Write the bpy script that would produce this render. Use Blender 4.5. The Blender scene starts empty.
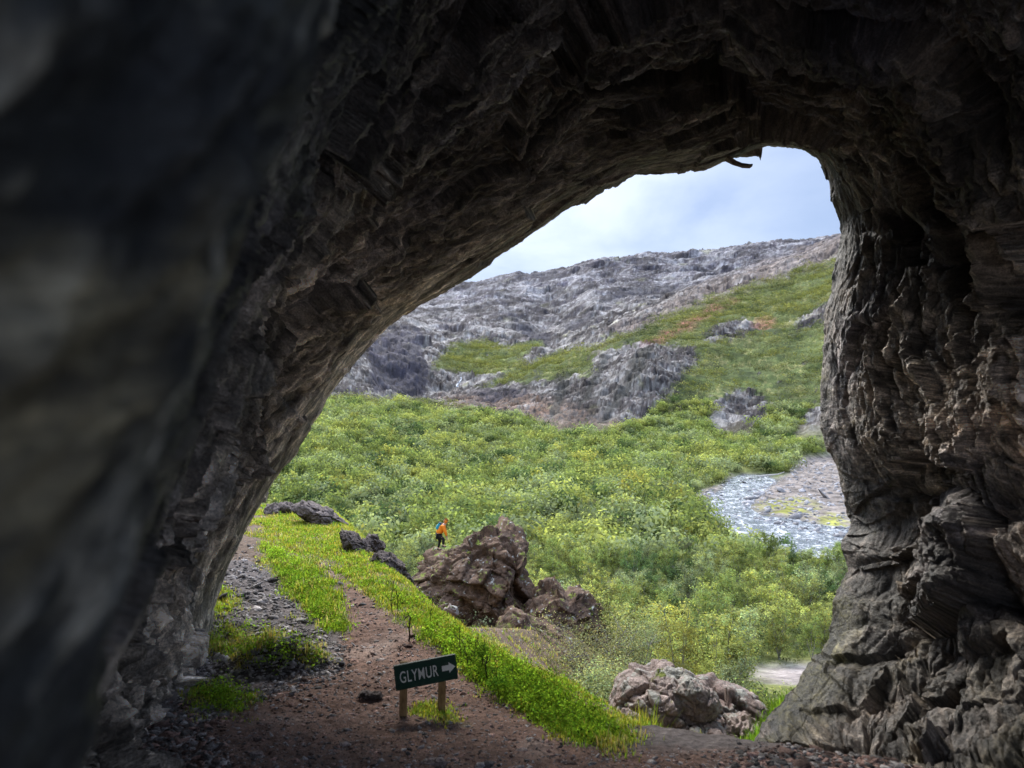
import bpy, math, random
import numpy as np
random.seed(7); rng = np.random.default_rng(7)
S = bpy.context.scene; COL = S.collection
F = 739.0; CX = 512.0; HY = 400.0          # focal length in pixels, principal column, horizon row

# ------------------------------------------------------------------ numpy noise
def _h(ix, iy, iz, seed):
    with np.errstate(over='ignore'):
        h = (ix.astype(np.uint32)*np.uint32(374761393) + iy.astype(np.uint32)*np.uint32(668265263)
             + iz.astype(np.uint32)*np.uint32(2147483647) + np.uint32((seed*974634777) & 0xffffffff))
        h = (h ^ (h >> np.uint32(13)))*np.uint32(1274126177)
        h = (h ^ (h >> np.uint32(16)))*np.uint32(2246822519)
        return h ^ (h >> np.uint32(15))
def _r(h, k=0):
    with np.errstate(over='ignore'):
        h = (h + np.uint32(k*40503+1))*np.uint32(2654435761)
        h = h ^ (h >> np.uint32(15))
        h = h*np.uint32(2246822519); h = h ^ (h >> np.uint32(13))
    return (h & np.uint32(0xffffff)).astype(np.float32)/np.float32(16777215.0)
from concurrent.futures import ThreadPoolExecutor
EX = ThreadPoolExecutor(4)
def par(fn):
    def g(x, y, z=None, seed=0):
        x = np.asarray(x, np.float32); y = np.asarray(y, np.float32)
        z = np.zeros_like(x) if z is None else np.asarray(z, np.float32)
        x, y, z = np.broadcast_arrays(x, y, z); sh = x.shape; n = x.size
        if n < 40000: return fn(x, y, z, seed)
        x, y, z = x.ravel(), y.ravel(), z.ravel(); k = max(4, n//60000)
        r = list(EX.map(lambda q: fn(*q, seed), zip(np.array_split(x, k), np.array_split(y, k), np.array_split(z, k))))
        if isinstance(r[0], tuple): return tuple(np.concatenate([q[i] for q in r]).reshape(sh) for i in range(len(r[0])))
        return np.concatenate(r).reshape(sh)
    return g
@par
def noise(x, y, z=None, seed=0):
    """value noise, about -1..1"""
    if z is None: z = np.zeros_like(x)
    x = np.asarray(x, np.float32); y = np.asarray(y, np.float32); z = np.asarray(z, np.float32)
    fx = np.floor(x); fy = np.floor(y); fz = np.floor(z)
    tx = x-fx; ty = y-fy; tz = z-fz
    ix = fx.astype(np.int32); iy = fy.astype(np.int32); iz = fz.astype(np.int32)
    ux = tx*tx*(3-2*tx); uy = ty*ty*(3-2*ty); uz = tz*tz*(3-2*tz)
    out = np.zeros_like(x)
    for a in (0, 1):
        wa = ux if a else 1-ux
        for b in (0, 1):
            wb = uy if b else 1-uy
            for c in (0, 1):
                wc = uz if c else 1-uz
                h = _h(ix+a, iy+b, iz+c, seed)
                g = (_r(h, 1)*2-1)*(tx-a) + (_r(h, 2)*2-1)*(ty-b) + (_r(h, 3)*2-1)*(tz-c)
                out += wa*wb*wc*g
    return out*1.6
def fbm(x, y, z=None, o=4, seed=0, g=.5, ridged=False):
    if z is None: z = np.zeros_like(x)
    s = 0; a = 1; f = 1; t = 0
    for k in range(o):
        n = noise(x*f+k*17.3, y*f-k*9.1, z*f+k*3.7, seed+k)
        if ridged: n = 1-2*np.abs(n)
        s = s+a*n; t += a; a *= g; f *= 2.03
    return s/t
@par
def facets(x, y, z, seed=0):
    """cellular noise -> F1, edge (F2-F1), cell random, tilted-plane height inside the cell"""
    x = np.asarray(x, np.float32); y = np.asarray(y, np.float32); z = np.asarray(z, np.float32)
    ix = np.floor(x).astype(np.int32); iy = np.floor(y).astype(np.int32); iz = np.floor(z).astype(np.int32)
    f1 = np.full(x.shape, 9., np.float32); f2 = f1.copy(); cr = np.zeros_like(f1); tl = np.zeros_like(f1)
    for a in (-1, 0, 1):
        for b in (-1, 0, 1):
            for c in (-1, 0, 1):
                h = _h(ix+a, iy+b, iz+c, seed)
                dx = x-(ix+a+_r(h, 1)); dy = y-(iy+b+_r(h, 2)); dz = z-(iz+c+_r(h, 3))
                d = dx*dx+dy*dy+dz*dz
                m = d < f1
                f2 = np.where(m, f1, np.minimum(f2, d))
                f1 = np.where(m, d, f1)
                cr = np.where(m, _r(h, 4), cr)
                tl = np.where(m, dx*(_r(h, 5)*2-1)+dy*(_r(h, 6)*2-1)+dz*(_r(h, 7)*2-1), tl)
    f1 = np.sqrt(f1); f2 = np.sqrt(f2)
    return f1, f2-f1, cr, tl
def sst(a, b, x):
    t = np.clip((x-a)/(b-a), 0, 1); return t*t*(3-2*t)
def mixc(a, b, t):
    return a*(1-t[..., None])+np.asarray(b, np.float32)*t[..., None]
def inpoly(x, y, poly, soft=0):
    """signed soft mask of a polygon: 1 inside, 0 outside, fading over `soft`"""
    x = np.asarray(x, np.float32); y = np.asarray(y, np.float32)
    ins = np.zeros(x.shape, bool); dm = np.full(x.shape, 1e9, np.float32)
    n = len(poly)
    for i in range(n):
        x0, y0 = poly[i]; x1, y1 = poly[(i+1) % n]
        if y0 != y1:
            c = ((y0 > y) != (y1 > y)) & (x < (x1-x0)*(y-y0)/(y1-y0)+x0)
            ins ^= c
        if soft:
            L = (x1-x0)**2+(y1-y0)**2
            t = np.clip(((x-x0)*(x1-x0)+(y-y0)*(y1-y0))/L, 0, 1)
            dm = np.minimum(dm, (x-x0-t*(x1-x0))**2+(y-y0-t*(y1-y0))**2)
    if not soft: return ins.astype(np.float32)
    d = np.sqrt(dm)*np.where(ins, 1, -1)
    return np.clip(.5+d/(2*soft), 0, 1)

# ------------------------------------------------------------------ mesh helpers
def link(o, parent=None):
    COL.objects.link(o)
    if parent is not None: o.parent = parent
    return o
def mesh_obj(name, V, Fc, mat, parent=None, col=None, smooth=False, k=None):
    """V (n,3), Fc (m,3 or 4) arrays -> one object"""
    me = bpy.data.meshes.new(name)
    V = np.ascontiguousarray(V, np.float32); Fc = np.ascontiguousarray(Fc, np.int32); kk = Fc.shape[1]
    me.vertices.add(len(V)); me.vertices.foreach_set('co', V.ravel())
    me.loops.add(Fc.size); me.loops.foreach_set('vertex_index', Fc.ravel())
    me.polygons.add(len(Fc)); me.polygons.foreach_set('loop_start', np.arange(0, Fc.size, kk, dtype=np.int32))
    me.polygons.foreach_set('loop_total', np.full(len(Fc), kk, np.int32))
    if smooth: me.polygons.foreach_set('use_smooth', np.ones(len(Fc), bool))
    if col is not None:
        a = me.color_attributes.new('Col', 'FLOAT_COLOR', 'POINT')
        c = np.ones((len(V), 4), np.float32); c[:, :col.shape[1]] = col
        a.data.foreach_set('color', c.ravel())
    me.update(calc_edges=True)
    me.materials.append(mat)
    return link(bpy.data.objects.new(name, me), parent)
def pymesh(name, verts, faces, mat, parent=None, smooth=False):
    me = bpy.data.meshes.new(name); me.from_pydata([tuple(v) for v in verts], [], faces); me.update()
    if smooth: me.polygons.foreach_set('use_smooth', [True]*len(me.polygons))
    me.materials.append(mat)
    return link(bpy.data.objects.new(name, me), parent)
def tag(o, label=None, cat=None, group=None, kind=None):
    if label: o['label'] = label
    if cat: o['category'] = cat
    if group: o['group'] = group
    if kind: o['kind'] = kind
    return o
def empty(name, loc):
    o = bpy.data.objects.new(name, None); o.empty_display_size = .2; o.location = loc; return link(o)
def gridfaces(nr, nc):
    i = np.arange(nr-1)[:, None]*nc+np.arange(nc-1)[None]
    return np.stack([i, i+1, i+nc+1, i+nc], -1).reshape(-1, 4)
def P(px, py, d):
    return np.array([(px-CX)/F*d, d, (HY-py)/F*d])

# ------------------------------------------------------------------ materials
class N:
    def __init__(s, name):
        s.m = bpy.data.materials.new(name); s.m.use_nodes = True; s.t = s.m.node_tree; s.t.nodes.clear()
        s.out = s.t.nodes.new('ShaderNodeOutputMaterial')
    def n(s, typ, ins=None, **kw):
        nd = s.t.nodes.new(typ)
        for k, v in kw.items(): setattr(nd, k, v)
        for k, v in (ins or {}).items():
            if isinstance(v, bpy.types.NodeSocket): s.t.links.new(v, nd.inputs[k])
            else: nd.inputs[k].default_value = v
        return nd
    def noise(s, vec, scale, detail=6, rough=.6, dist=0):
        return s.n('ShaderNodeTexNoise', {'Vector': vec, 'Scale': scale, 'Detail': detail, 'Roughness': rough, 'Distortion': dist}).outputs['Fac']
    def ramp(s, fac, pts):
        r = s.n('ShaderNodeValToRGB', {'Fac': fac}); e = r.color_ramp.elements
        while len(e) < len(pts): e.new(.5)
        for k, (p, c) in enumerate(pts):
            e[k].position = p; e[k].color = c if len(c) == 4 else (*c, 1)
        return r.outputs['Color']
    def mix(s, f, a, b, mode='MIX'):
        x = s.n('ShaderNodeMix', data_type='RGBA', blend_type=mode)
        for i, v in ((0, f), (6, a), (7, b)):
            if isinstance(v, bpy.types.NodeSocket): s.t.links.new(v, x.inputs[i])
            else: x.inputs[i].default_value = v if i == 0 else ((*v, 1) if len(v) == 3 else v)
        return x.outputs[2]
    def math(s, op, a, b=0., clamp=False):
        return s.n('ShaderNodeMath', {0: a, 1: b}, operation=op, use_clamp=clamp).outputs[0]
    def bump(s, h, strength=.5, dist=.02, prev=None):
        i = {'Height': h, 'Strength': strength, 'Distance': dist}
        if prev is not None: i['Normal'] = prev
        return s.n('ShaderNodeBump', i).outputs['Normal']
    def bsdf(s, col, rough=.8, normal=None, spec=.3, **kw):
        i = {'Base Color': col, 'Roughness': rough, 'Specular IOR Level': spec}
        if normal is not None: i['Normal'] = normal
        i.update(kw)
        b = s.n('ShaderNodeBsdfPrincipled', i); s.t.links.new(b.outputs[0], s.out.inputs[0]); return b
    def pos(s): return s.n('ShaderNodeNewGeometry').outputs['Position']
    def scaled(s, v, sc):
        return s.n('ShaderNodeMapping', {'Vector': v, 'Scale': sc}).outputs[0]
def gray(v): return (v, v, v, 1)

def mat_flat(name, c, rough=.7, amt=.25, sc=20):
    n = N(name); v = n.n('ShaderNodeTexCoord').outputs['Object']; f = n.noise(v, sc, 4)
    col = n.mix(f, tuple(x*(1-amt) for x in c), tuple(min(1, x*(1+amt)) for x in c))
    n.bsdf(col, rough, n.bump(f, .2, .005)); return n.m

def mat_cave():
    n = N('cave_basalt'); p = n.pos()
    col = n.n('ShaderNodeAttribute', attribute_name='Col').outputs['Color']
    fl = n.n('ShaderNodeAttribute', attribute_name='Flow').outputs['Vector']
    wv = n.n('ShaderNodeTexNoise', {'Vector': p, 'Scale': 2.2, 'Detail': 4.}).outputs['Color']
    fw = n.n('ShaderNodeVectorMath', {0: n.n('ShaderNodeVectorMath', {0: wv, 'Scale': .16}, operation='SCALE').outputs[0], 1: fl}, operation='ADD').outputs[0]
    a1 = n.noise(n.scaled(fw, (1.0, 5.5, 1.2)), 1., 8, .62, .4)          # long sheets along the arch
    a2 = n.noise(n.scaled(fw, (4.5, 24., 5)), 1., 7, .68, .5)             # flakes
    f2 = n.noise(p, 9, 8, .7, .3); f3 = n.noise(p, 55, 6, .7)
    rid = n.math('ABSOLUTE', n.math('SUBTRACT', a2, .5))
    c = n.mix(1., col, n.ramp(a1, [(.36, gray(.35)), (.5, gray(.95)), (.64, gray(1.8))]), 'MULTIPLY')
    c = n.mix(1., c, n.ramp(a2, [(.36, gray(.5)), (.5, gray(.92)), (.68, gray(1.9))]), 'MULTIPLY')
    c = n.mix(1., c, n.ramp(f2, [(.34, gray(.6)), (.66, gray(1.4))]), 'MULTIPLY')
    c = n.mix(1., c, n.ramp(f3, [(.36, gray(.6)), (.62, gray(1.4))]), 'MULTIPLY')
    b = n.bump(a1, 1., .16); b = n.bump(a2, .8, .04, b); b = n.bump(rid, .5, -.04, b); b = n.bump(f2, .7, .04, b); b = n.bump(f3, .9, .014, b)
    n.bsdf(c, n.math('ADD', n.math('MULTIPLY', f2, .4), .34), b, .5); return n.m
def mat_ground(name, sc=1., bd=.02, spec=.2):
    n = N(name); p = n.pos()
    col = n.n('ShaderNodeAttribute', attribute_name='Col').outputs['Color']
    f1 = n.noise(p, 3*sc, 6, .7); f2 = n.noise(p, 22*sc, 6, .75)
    c = n.mix(1., col, n.ramp(f1, [(.3, gray(.7)), (.7, gray(1.3))]), 'MULTIPLY')
    c = n.mix(1., c, n.ramp(f2, [(.3, gray(.5)), (.5, gray(1.)), (.72, gray(1.9))]), 'MULTIPLY')
    b = n.bump(f1, .6, bd*4); b = n.bump(f2, .9, bd, b)
    n.bsdf(c, .9, b, spec); return n.m
def mat_far(name, a=.02, b=.09):
    n = N(name); p = n.pos()
    col = n.n('ShaderNodeAttribute', attribute_name='Col').outputs['Color']
    f1 = n.noise(p, a, 10, .72); f2 = n.noise(p, b, 12, .8)
    c = n.mix(1., col, n.ramp(f1, [(.3, gray(.75)), (.7, gray(1.25))]), 'MULTIPLY')
    c = n.mix(1., c, n.ramp(f2, [(.36, gray(.4)), (.5, gray(1.)), (.64, gray(1.8))]), 'MULTIPLY')
    n.bsdf(c, .95, n.bump(f2, 1., .25/b*.4), .1); return n.m
def mat_leaf(name, trans=.45, rnd=.35):
    n = N(name)
    col = n.n('ShaderNodeAttribute', attribute_name='Col').outputs['Color']
    r = n.n('ShaderNodeObjectInfo').outputs['Random']
    c = n.mix(1., col, n.ramp(r, [(0, gray(1-rnd)), (1, gray(1+rnd))]), 'MULTIPLY')
    d = n.n('ShaderNodeBsdfDiffuse', {'Color': c, 'Roughness': .8})
    t = n.n('ShaderNodeBsdfTranslucent', {'Color': n.mix(1., c, (1.15, 1.2, .7), 'MULTIPLY')})
    m = n.n('ShaderNodeMixShader', {0: trans, 1: d.outputs[0], 2: t.outputs[0]})
    n.t.links.new(m.outputs[0], n.out.inputs[0]); return n.m
def mat_bark(name, a, b):
    n = N(name); v = n.n('ShaderNodeTexCoord').outputs['Object']
    f = n.noise(n.scaled(v, (1, 1, .3)), 30, 6)
    n.bsdf(n.ramp(f, [(.35, a), (.65, b)]), .85, n.bump(f, .6, .01)); return n.m
def mat_boulder(name, a, b, lichen=.55, moss=.6, sc=1.):
    n = N(name); p = n.pos()
    f1 = n.noise(p, 1.2*sc, 8, .65, .5); f2 = n.noise(p, 8*sc, 8, .72); f3 = n.noise(p, 40*sc, 5, .7)
    c = n.mix(n.ramp(f1, [(.35, gray(0)), (.65, gray(1))]), a, b)
    c = n.mix(1., c, n.ramp(f2, [(.3, gray(.45)), (.5, gray(1.)), (.7, gray(1.6))]), 'MULTIPLY')
    c = n.mix(1., c, n.ramp(f3, [(.3, gray(.6)), (.65, gray(1.4))]), 'MULTIPLY')
    nz = n.n('ShaderNodeSeparateXYZ', {0: n.n('ShaderNodeNewGeometry').outputs['Normal']}).outputs['Z']
    up = n.ramp(nz, [(.25, gray(0)), (.75, gray(1))])
    l = n.ramp(n.noise(p, 3.1*sc, 7, .7), [(lichen, gray(0)), (lichen+.06, gray(1))])
    c = n.mix(n.mix(1., l, n.ramp(nz, [(0., gray(.15)), (.6, gray(.9))]), 'MULTIPLY'), c, (.42, .42, .38))
    l = n.ramp(n.noise(n.scaled(p, (1.1, .9, 1)), 2.3*sc, 7, .7), [(moss, gray(0)), (moss+.05, gray(1))])
    c = n.mix(n.mix(1., l, up, 'MULTIPLY'), c, (.16, .19, .03))
    b = n.bump(f2, 1., .06/sc); b = n.bump(f3, .8, .015/sc, b)
    n.bsdf(c, .88, b, .25); return n.m
M = dict(cave=mat_cave(), ground=mat_ground('loose_ground'), far=mat_far('far_rock', .012, .05), mid=mat_far('valley_soil', .06, .4),
         leaf=mat_leaf('birch_leaf'), grass=mat_leaf('grass_blade', .5, 0), bark=mat_bark('birch_bark', (.07, .06, .05), (.32, .30, .27)),
         stem=mat_bark('dark_stem', (.015, .012, .01), (.06, .05, .04)), wood=mat_bark('post_wood', (.20, .12, .05), (.42, .27, .13)),
         stone=mat_ground('scree_stone', 2.), boulder=mat_boulder('boulder_rock', (.20, .145, .125), (.44, .36, .33), .52, .60, 1.1),
         outcrop=mat_boulder('outcrop_rock', (.040, .024, .016), (.145, .088, .056), .59, .565, .9),
         darkrock=mat_boulder('dark_rock', (.07, .055, .05), (.17, .14, .13), .66, .64, 1.))

# ------------------------------------------------------------------ terrain
def ridge_x(y):   # right-hand edge of the grassy ridge above the gully
    return np.interp(y, [0, 5.0, 5.6, 5.95, 6.9, 8, 10, 12.5, 17.3, 21, 60], [2.6, 2.5, 1.55, .85, .42, -.46, -1.45, -2.5, -4.4, -6.3, -9])
TAB = {
 -500: [(20, 600), (60, 560), (115, 500), (220, 430), (600, 300), (1500, 200), (3500, 190)],
 100: [(20, 640), (60, 622), (115, 516), (160, 470), (220, 430), (300, 410), (500, 370), (700, 330), (1500, 290), (3500, 290)],
 300: [(20, 740), (30, 695), (60, 622), (110, 520), (150, 472), (220, 428), (300, 408), (430, 396), (480, 380), (520, 362), (800, 335), (1200, 312), (2000, 285), (3500, 290)],
 350: [(20, 740), (30, 695), (60, 622), (115, 516), (150, 478), (220, 430), (300, 408), (430, 398), (520, 374), (560, 352), (800, 338), (1200, 318), (2000, 296), (3500, 300)],
 400: [(20, 740), (30, 695), (60, 622), (115, 516), (160, 478), (230, 432), (300, 410), (420, 404), (600, 400), (640, 364), (760, 350), (900, 338), (1400, 315), (2000, 300), (3500, 305)],
 450: [(20, 740), (30, 695), (60, 622), (115, 516), (170, 475), (240, 430), (300, 412), (450, 404), (640, 398), (680, 378), (900, 350), (1100, 341), (1500, 317), (2100, 290), (3500, 300)],
 500: [(20, 740), (30, 695), (60, 622), (115, 516), (170, 478), (250, 432), (300, 414), (420, 402), (600, 390), (700, 373), (900, 357), (1200, 337), (1600, 307), (2200, 279), (3500, 290)],
 550: [(20, 740), (30, 695), (60, 622), (115, 516), (170, 478), (240, 440), (300, 414), (340, 398), (450, 388), (560, 366), (620, 367), (1000, 349), (1400, 327), (1800, 298), (2200, 272), (3500, 285)],
 600: [(20, 740), (30, 695), (60, 622), (115, 516), (170, 478), (230, 446), (280, 422), (330, 382), (450, 366), (650, 336), (720, 337), (1200, 321), (1700, 290), (2300, 262), (3500, 270)],
 650: [(20, 740), (30, 695), (60, 622), (115, 516), (170, 478), (230, 448), (280, 424), (330, 372), (450, 352), (800, 314), (900, 315), (1500, 300), (2000, 280), (2500, 257), (3500, 262)],
 700: [(20, 730), (30, 690), (48, 672), (60, 622), (115, 516), (170, 478), (210, 456), (270, 430), (330, 388), (450, 350), (900, 294), (1000, 295), (1800, 284), (2600, 254), (3500, 258)],
 750: [(20, 730), (30, 690), (48, 672), (60, 622), (115, 516), (170, 478), (200, 463), (250, 440), (350, 392), (500, 342), (1000, 277), (1100, 279), (2000, 270), (2600, 248), (3500, 252)],
 800: [(20, 730), (30, 695), (48, 672), (60, 622), (115, 516), (170, 478), (195, 466), (240, 446), (350, 390), (500, 334), (1100, 259), (1200, 261), (2200, 256), (2700, 242), (3500, 246)],
 850: [(20, 730), (30, 695), (48, 672), (60, 622), (115, 516), (170, 478), (190, 468), (230, 448), (350, 378), (500, 315), (1150, 239), (1300, 240), (2500, 237), (3500, 240)],
 1150: [(20, 730), (30, 695), (60, 622), (115, 516), (150, 480), (230, 440), (350, 330), (500, 260), (1150, 180), (3500, 190)],
 1700: [(20, 700), (30, 680), (60, 600), (115, 480), (150, 440), (230, 380), (350, 280), (500, 220), (1150, 150), (3500, 160)]}
_tk = sorted(TAB); _ld = np.log(np.geomspace(20, 3500, 600))
_tz = np.array([np.interp(_ld, np.log([a for a, b in TAB[k]]), [(HY-b) for a, b in TAB[k]]) for k in _tk])   # py offset rows
_ker = np.hanning(21); _ker /= _ker.sum()
_tz = np.array([np.convolve(np.pad(r, 10, mode='edge'), _ker, 'valid') for r in _tz])
def table(px, d):
    l = np.clip(np.log(np.maximum(d, 20)), _ld[0], _ld[-1]); fi = (l-_ld[0])/(_ld[-1]-_ld[0])*599
    i = np.clip(np.floor(fi).astype(int), 0, 598); t = fi-i
    pc = np.clip(px, _tk[0], _tk[-1]); kk = np.array(_tk, float)
    j = np.clip(np.searchsorted(kk, pc, side='right')-1, 0, len(kk)-2); w = (pc-kk[j])/(kk[j+1]-kk[j]); w = w*w*(3-2*w)*.5+w*.5
    g = lambda a: _tz[a, i]*(1-t)+_tz[a, i+1]*t
    return g(j)*(1-w)+g(j+1)*w
def smax(a, b, k):
    h = np.clip(.5+.5*(a-b)/k, 0, 1); return b*(1-h)+a*h+k*h*(1-h)
# river, gravel bar and sand outlines: (pixel column, pixel row on the z=-18 plain) turned into plan coordinates
ZV = -18.0
def plan(pts): return [((a-CX)/F*(ZV/((HY-b)/F)), ZV/((HY-b)/F)) for a, b in pts]
RIVER = plan([(1100, 600), (930, 566), (850, 556), (820, 554), (790, 550), (762, 540), (735, 528), (712, 518), (702, 505), (708, 495), (722, 488), (728, 478), (742, 473), (768, 474), (780, 480), (768, 488), (757, 497), (752, 507), (765, 514), (790, 516), (815, 522), (850, 527), (930, 538), (1100, 566)])
BAR = plan([(768, 482), (785, 476), (800, 462), (835, 456), (860, 460), (900, 480), (900, 545), (850, 536), (800, 529), (760, 520), (742, 506)])
BAR2 = plan([(690, 498), (705, 488), (722, 484), (732, 476), (720, 496), (705, 512)])
SAND = [(x*.93, y*.93) for x, y in plan([(756, 654), (800, 650), (830, 652), (860, 740), (765, 735), (752, 690)])]
def hbase(x, y):
    px = CX+F*x/y; d = y
    zf = table(px, d)/F*d
    zf = np.where(d < 20, zf*1.0*np.ones_like(d)*(1.0), zf)
    z20 = table(px, np.full_like(d, 20.))/F*20
    zf = np.where(d < 20, z20+(20-d)*.12, zf)
    # ridge carrying the path
    zn = -1.6-.168*np.minimum(y, 6.3)
    zn = zn+.04*sst(13, 19, y)+.10*np.clip(-x-2.6, 0, 8)*sst(5, 9, y)*(1-.8*sst(11, 18, y))
    # bank of the left verge: a low step up from path to scree
    e = x-ridge_x(y)
    dd = np.clip(e, 0, None)
    zn = zn-np.where(dd < .5, dd*dd*.9, .225+(dd-.5)*.95)
    zn = zn-.55*np.clip(y-17.8, 0, None)
    # rounded mound beside the left wall
    zn = zn+.24*np.exp(-(((x+2.35)/.42)**2+((y-7.45)/.28)**2)**1.5)
    # spur carrying the outcrop
    ax, ay, az, bx, by, bz = -2.4, 13.5, -4.1, .4, 36., -11.2
    t = np.clip(((x-ax)*(bx-ax)+(y-ay)*(by-ay))/((bx-ax)**2+(by-ay)**2), 0, 1)
    ds = np.hypot(x-ax-t*(bx-ax), y-ay-t*(by-ay))
    zs = az+t*(bz-az)-.9*np.clip(ds-3.2*t-.3, 0, None)
    # gully floor in front of the boulders
    zg = -3.95-.5*np.clip(y-9.2, 0, None)-.35*np.clip(np.abs(x-1.9)-1.6, 0, None)
    z = smax(zn, zs, .3); z = np.where(y < 16, smax(z, zg, .15), z)
    z = smax(z, zf, .8)
    return z
def detail(x, y, z):
    # rough ground: only wavelengths small against the distance
    out = np.zeros_like(x)
    for L, a in ((160, .10), (80, .11), (40, .11), (20, .12), (9, .12), (4, .07), (1.6, .05), (.6, .06), (.2, .13), (.07, .22)):
        w = sst(7, 14, y/L)*(1-sst(140, 300, y/L))
        if not (w > 0).any(): continue
        n = noise(x/L, y/L*.8, z/L*.5, int(L*10)+3)
        if L > 8: n = .6-2*np.abs(n)
        out += w*a*L*n
    rs = np.where(y > 900, .55, np.where(y > 250, .95, np.where(y > 60, .25, .8)))
    return out*rs
def flat(x, y):
    return np.maximum(inpoly(x, y, RIVER, 1.5), 0)
def ground_z(x, y, dt=True):
    x = np.asarray(x, np.float64); y = np.asarray(y, np.float64)
    z = hbase(x, y)
    if dt: z = z+detail(x, y, z)
    r = inpoly(x, y, RIVER, 1.6)*(y > 60)*(y < 260)
    z = z*(1-r)+(ZV-.45)*r
    b = np.maximum(inpoly(x, y, BAR, 2), inpoly(x, y, BAR2, 2))*(y > 60)*(y < 300)*(1-r)
    z = z*(1-b)+(ZV+.1+.25*noise(x/3., y/3., None, 5))*b
    return z
_dg = np.concatenate([np.linspace(4.2, 26, 700), np.geomspace(26.2, 3300, 900)])
_cols = np.arange(20, 1100, 2.)
_cx, _cd = np.meshgrid(_cols, _dg, indexing='ij'); _ray = (ground_z((_cx-CX)/F*_cd, _cd, False)/_cd*F).astype(np.float32)
def unproject(px, py, dmin=4.2):
    """first point of the ground seen along given pixel rays"""
    px = np.atleast_1d(np.asarray(px, float)); py = np.atleast_1d(np.asarray(py, float)); out = np.zeros((len(px), 3))
    ci = np.clip(np.rint((px-20)/2).astype(int), 0, len(_cols)-1)
    for a in range(0, len(px), 4000):
        p = px[a:a+4000]; q = py[a:a+4000]
        hit = (_ray[ci[a:a+4000]] >= (HY-q[:, None])) & (_dg >= dmin)[None]
        i = np.argmax(hit, 1); i = np.where(hit.any(1), i, len(_dg)-1)
        out[a:a+4000, 0] = (p-CX)/F*_dg[i]; out[a:a+4000, 1] = _dg[i]
    out[:, 2] = ground_z(out[:, 0], out[:, 1])
    return out

G_RIDGE = [(255, 535), (285, 500), (330, 513), (372, 556), (430, 597), (500, 646), (580, 686), (628, 742), (578, 742), (480, 684), (430, 644), (380, 604), (336, 572), (318, 560), (338, 598), (346, 634), (324, 630), (290, 592), (262, 562)]
G_BITS = [[(203, 645), (226, 624), (290, 632), (332, 658), (300, 664), (250, 662), (210, 660)], [(190, 694), (212, 682), (258, 700), (240, 712), (195, 712)], [(408, 710), (430, 704), (472, 728), (452, 724), (425, 716)], [(205, 600), (225, 590), (240, 600), (222, 618), (206, 618)]]
PATH = [(120, 790), (190, 740), (215, 715), (260, 690), (330, 665), (345, 634), (335, 590), (318, 560), (300, 535), (312, 530), (345, 575), (385, 604), (430, 644), (480, 684), (575, 742), (620, 752), (1100, 752), (1300, 900), (0, 900)]

# terrain grid in (view column, depth)
pxs = np.concatenate([np.linspace(-500, 170, 120)[:-1], np.linspace(170, 900, 860), np.linspace(900, 1700, 100)[1:]])
ds = np.concatenate([np.linspace(1.6, 4.4, 60)[:-1], np.geomspace(4.4, 24, 560)[:-1], np.geomspace(24, 240, 380)[:-1], np.geomspace(240, 3500, 470)])
PX, D = np.meshgrid(pxs, ds); X = (PX-CX)/F*D
Z = ground_z(X, D)
PYv = HY-F*hbase(X, D)/D
# a slightly wandering copy of the pixel coordinates keeps colour borders ragged
wx = PX+7*fbm(X/D*30, np.log(D)*14, None, 4, 3); wy = PYv+5*fbm(X/D*30, np.log(D)*14, None, 4, 9)
c = np.zeros(PX.shape+(3,), np.float32)
n1 = fbm(X*1.1, D*1.1, None, 4, 21); n2 = fbm(X*6, D*6, None, 3, 22)
near = (D < 24)
# near ground
scree = np.array((.115, .098, .095), np.float32)
c[:] = scree*(1+.4*n1[..., None])
pm = inpoly(wx, wy, PATH, 6)
c = mixc(c, (.15, .088, .064), pm)
c = mixc(c, (.25, .185, .155), pm*sst(.1, .5, n1)*.8)
gm = inpoly(wx, wy, G_RIDGE, 4)
for g in G_BITS: gm = np.maximum(gm, inpoly(wx, wy, g, 3))
c = mixc(c, (.13, .125, .045), gm*near*sst(-.7, .2, n2))
c = mixc(c, (.20, .13, .09), gm*near*sst(.12, .3, n1))
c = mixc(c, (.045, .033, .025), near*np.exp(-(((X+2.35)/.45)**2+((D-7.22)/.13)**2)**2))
e = X-ridge_x(D)
slope = near*sst(.3, .8, e)
c = mixc(c, (.17, .115, .08), slope)
c = mixc(c, (.20, .20, .05), slope*sst(.1, .3, n1)*.7)
# valley
v = sst(20, 26, D)
vn = fbm(X*.12, D*.12, None, 4, 31)
c = mixc(c, (.09, .11, .035), v)
c = mixc(c, (.17, .18, .06), v*sst(-.05, .3, vn))
c = mixc(c, (.25, .21, .17), v*sst(.28, .45, fbm(X*.2, D*.2, None, 4, 33))*.6)
c = mixc(c, (.20, .14, .08), v*(D < 40)*inpoly(PX, PYv, [(400, 900), (400, 600), (620, 600), (620, 900)], 20)*.8)
c = mixc(c, (.31, .265, .24), inpoly(X+.8*n1, D+.8*n2, SAND, 1.5))
gb = np.maximum(inpoly(X+2*vn, D, BAR, 1.5), inpoly(X, D, BAR2, 1.5))
gn = fbm(X*.5, D*.35, None, 4, 35)
c = mixc(c, (.13, .085, .055), near*(D > 11.5)*(1-pm)*(1-.6*gm)*.8)
c = mixc(c, (.20, .17, .15), gb); c = mixc(c, (.10, .085, .075), gb*sst(.05, .35, gn))
BY = plan([(755, 503), (800, 497), (815, 507), (800, 514), (770, 514)]); BY2 = plan([(812, 518), (830, 513), (852, 524), (848, 530), (822, 525)])
c = mixc(c, (.25, .25, .06), sst(-.25, .1, gn)*np.maximum(inpoly(X+2*vn, D+4*gn, BY, 2), inpoly(X+2*vn, D+2*gn, BY2, 2))*(D > 60)*(D < 260))
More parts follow.
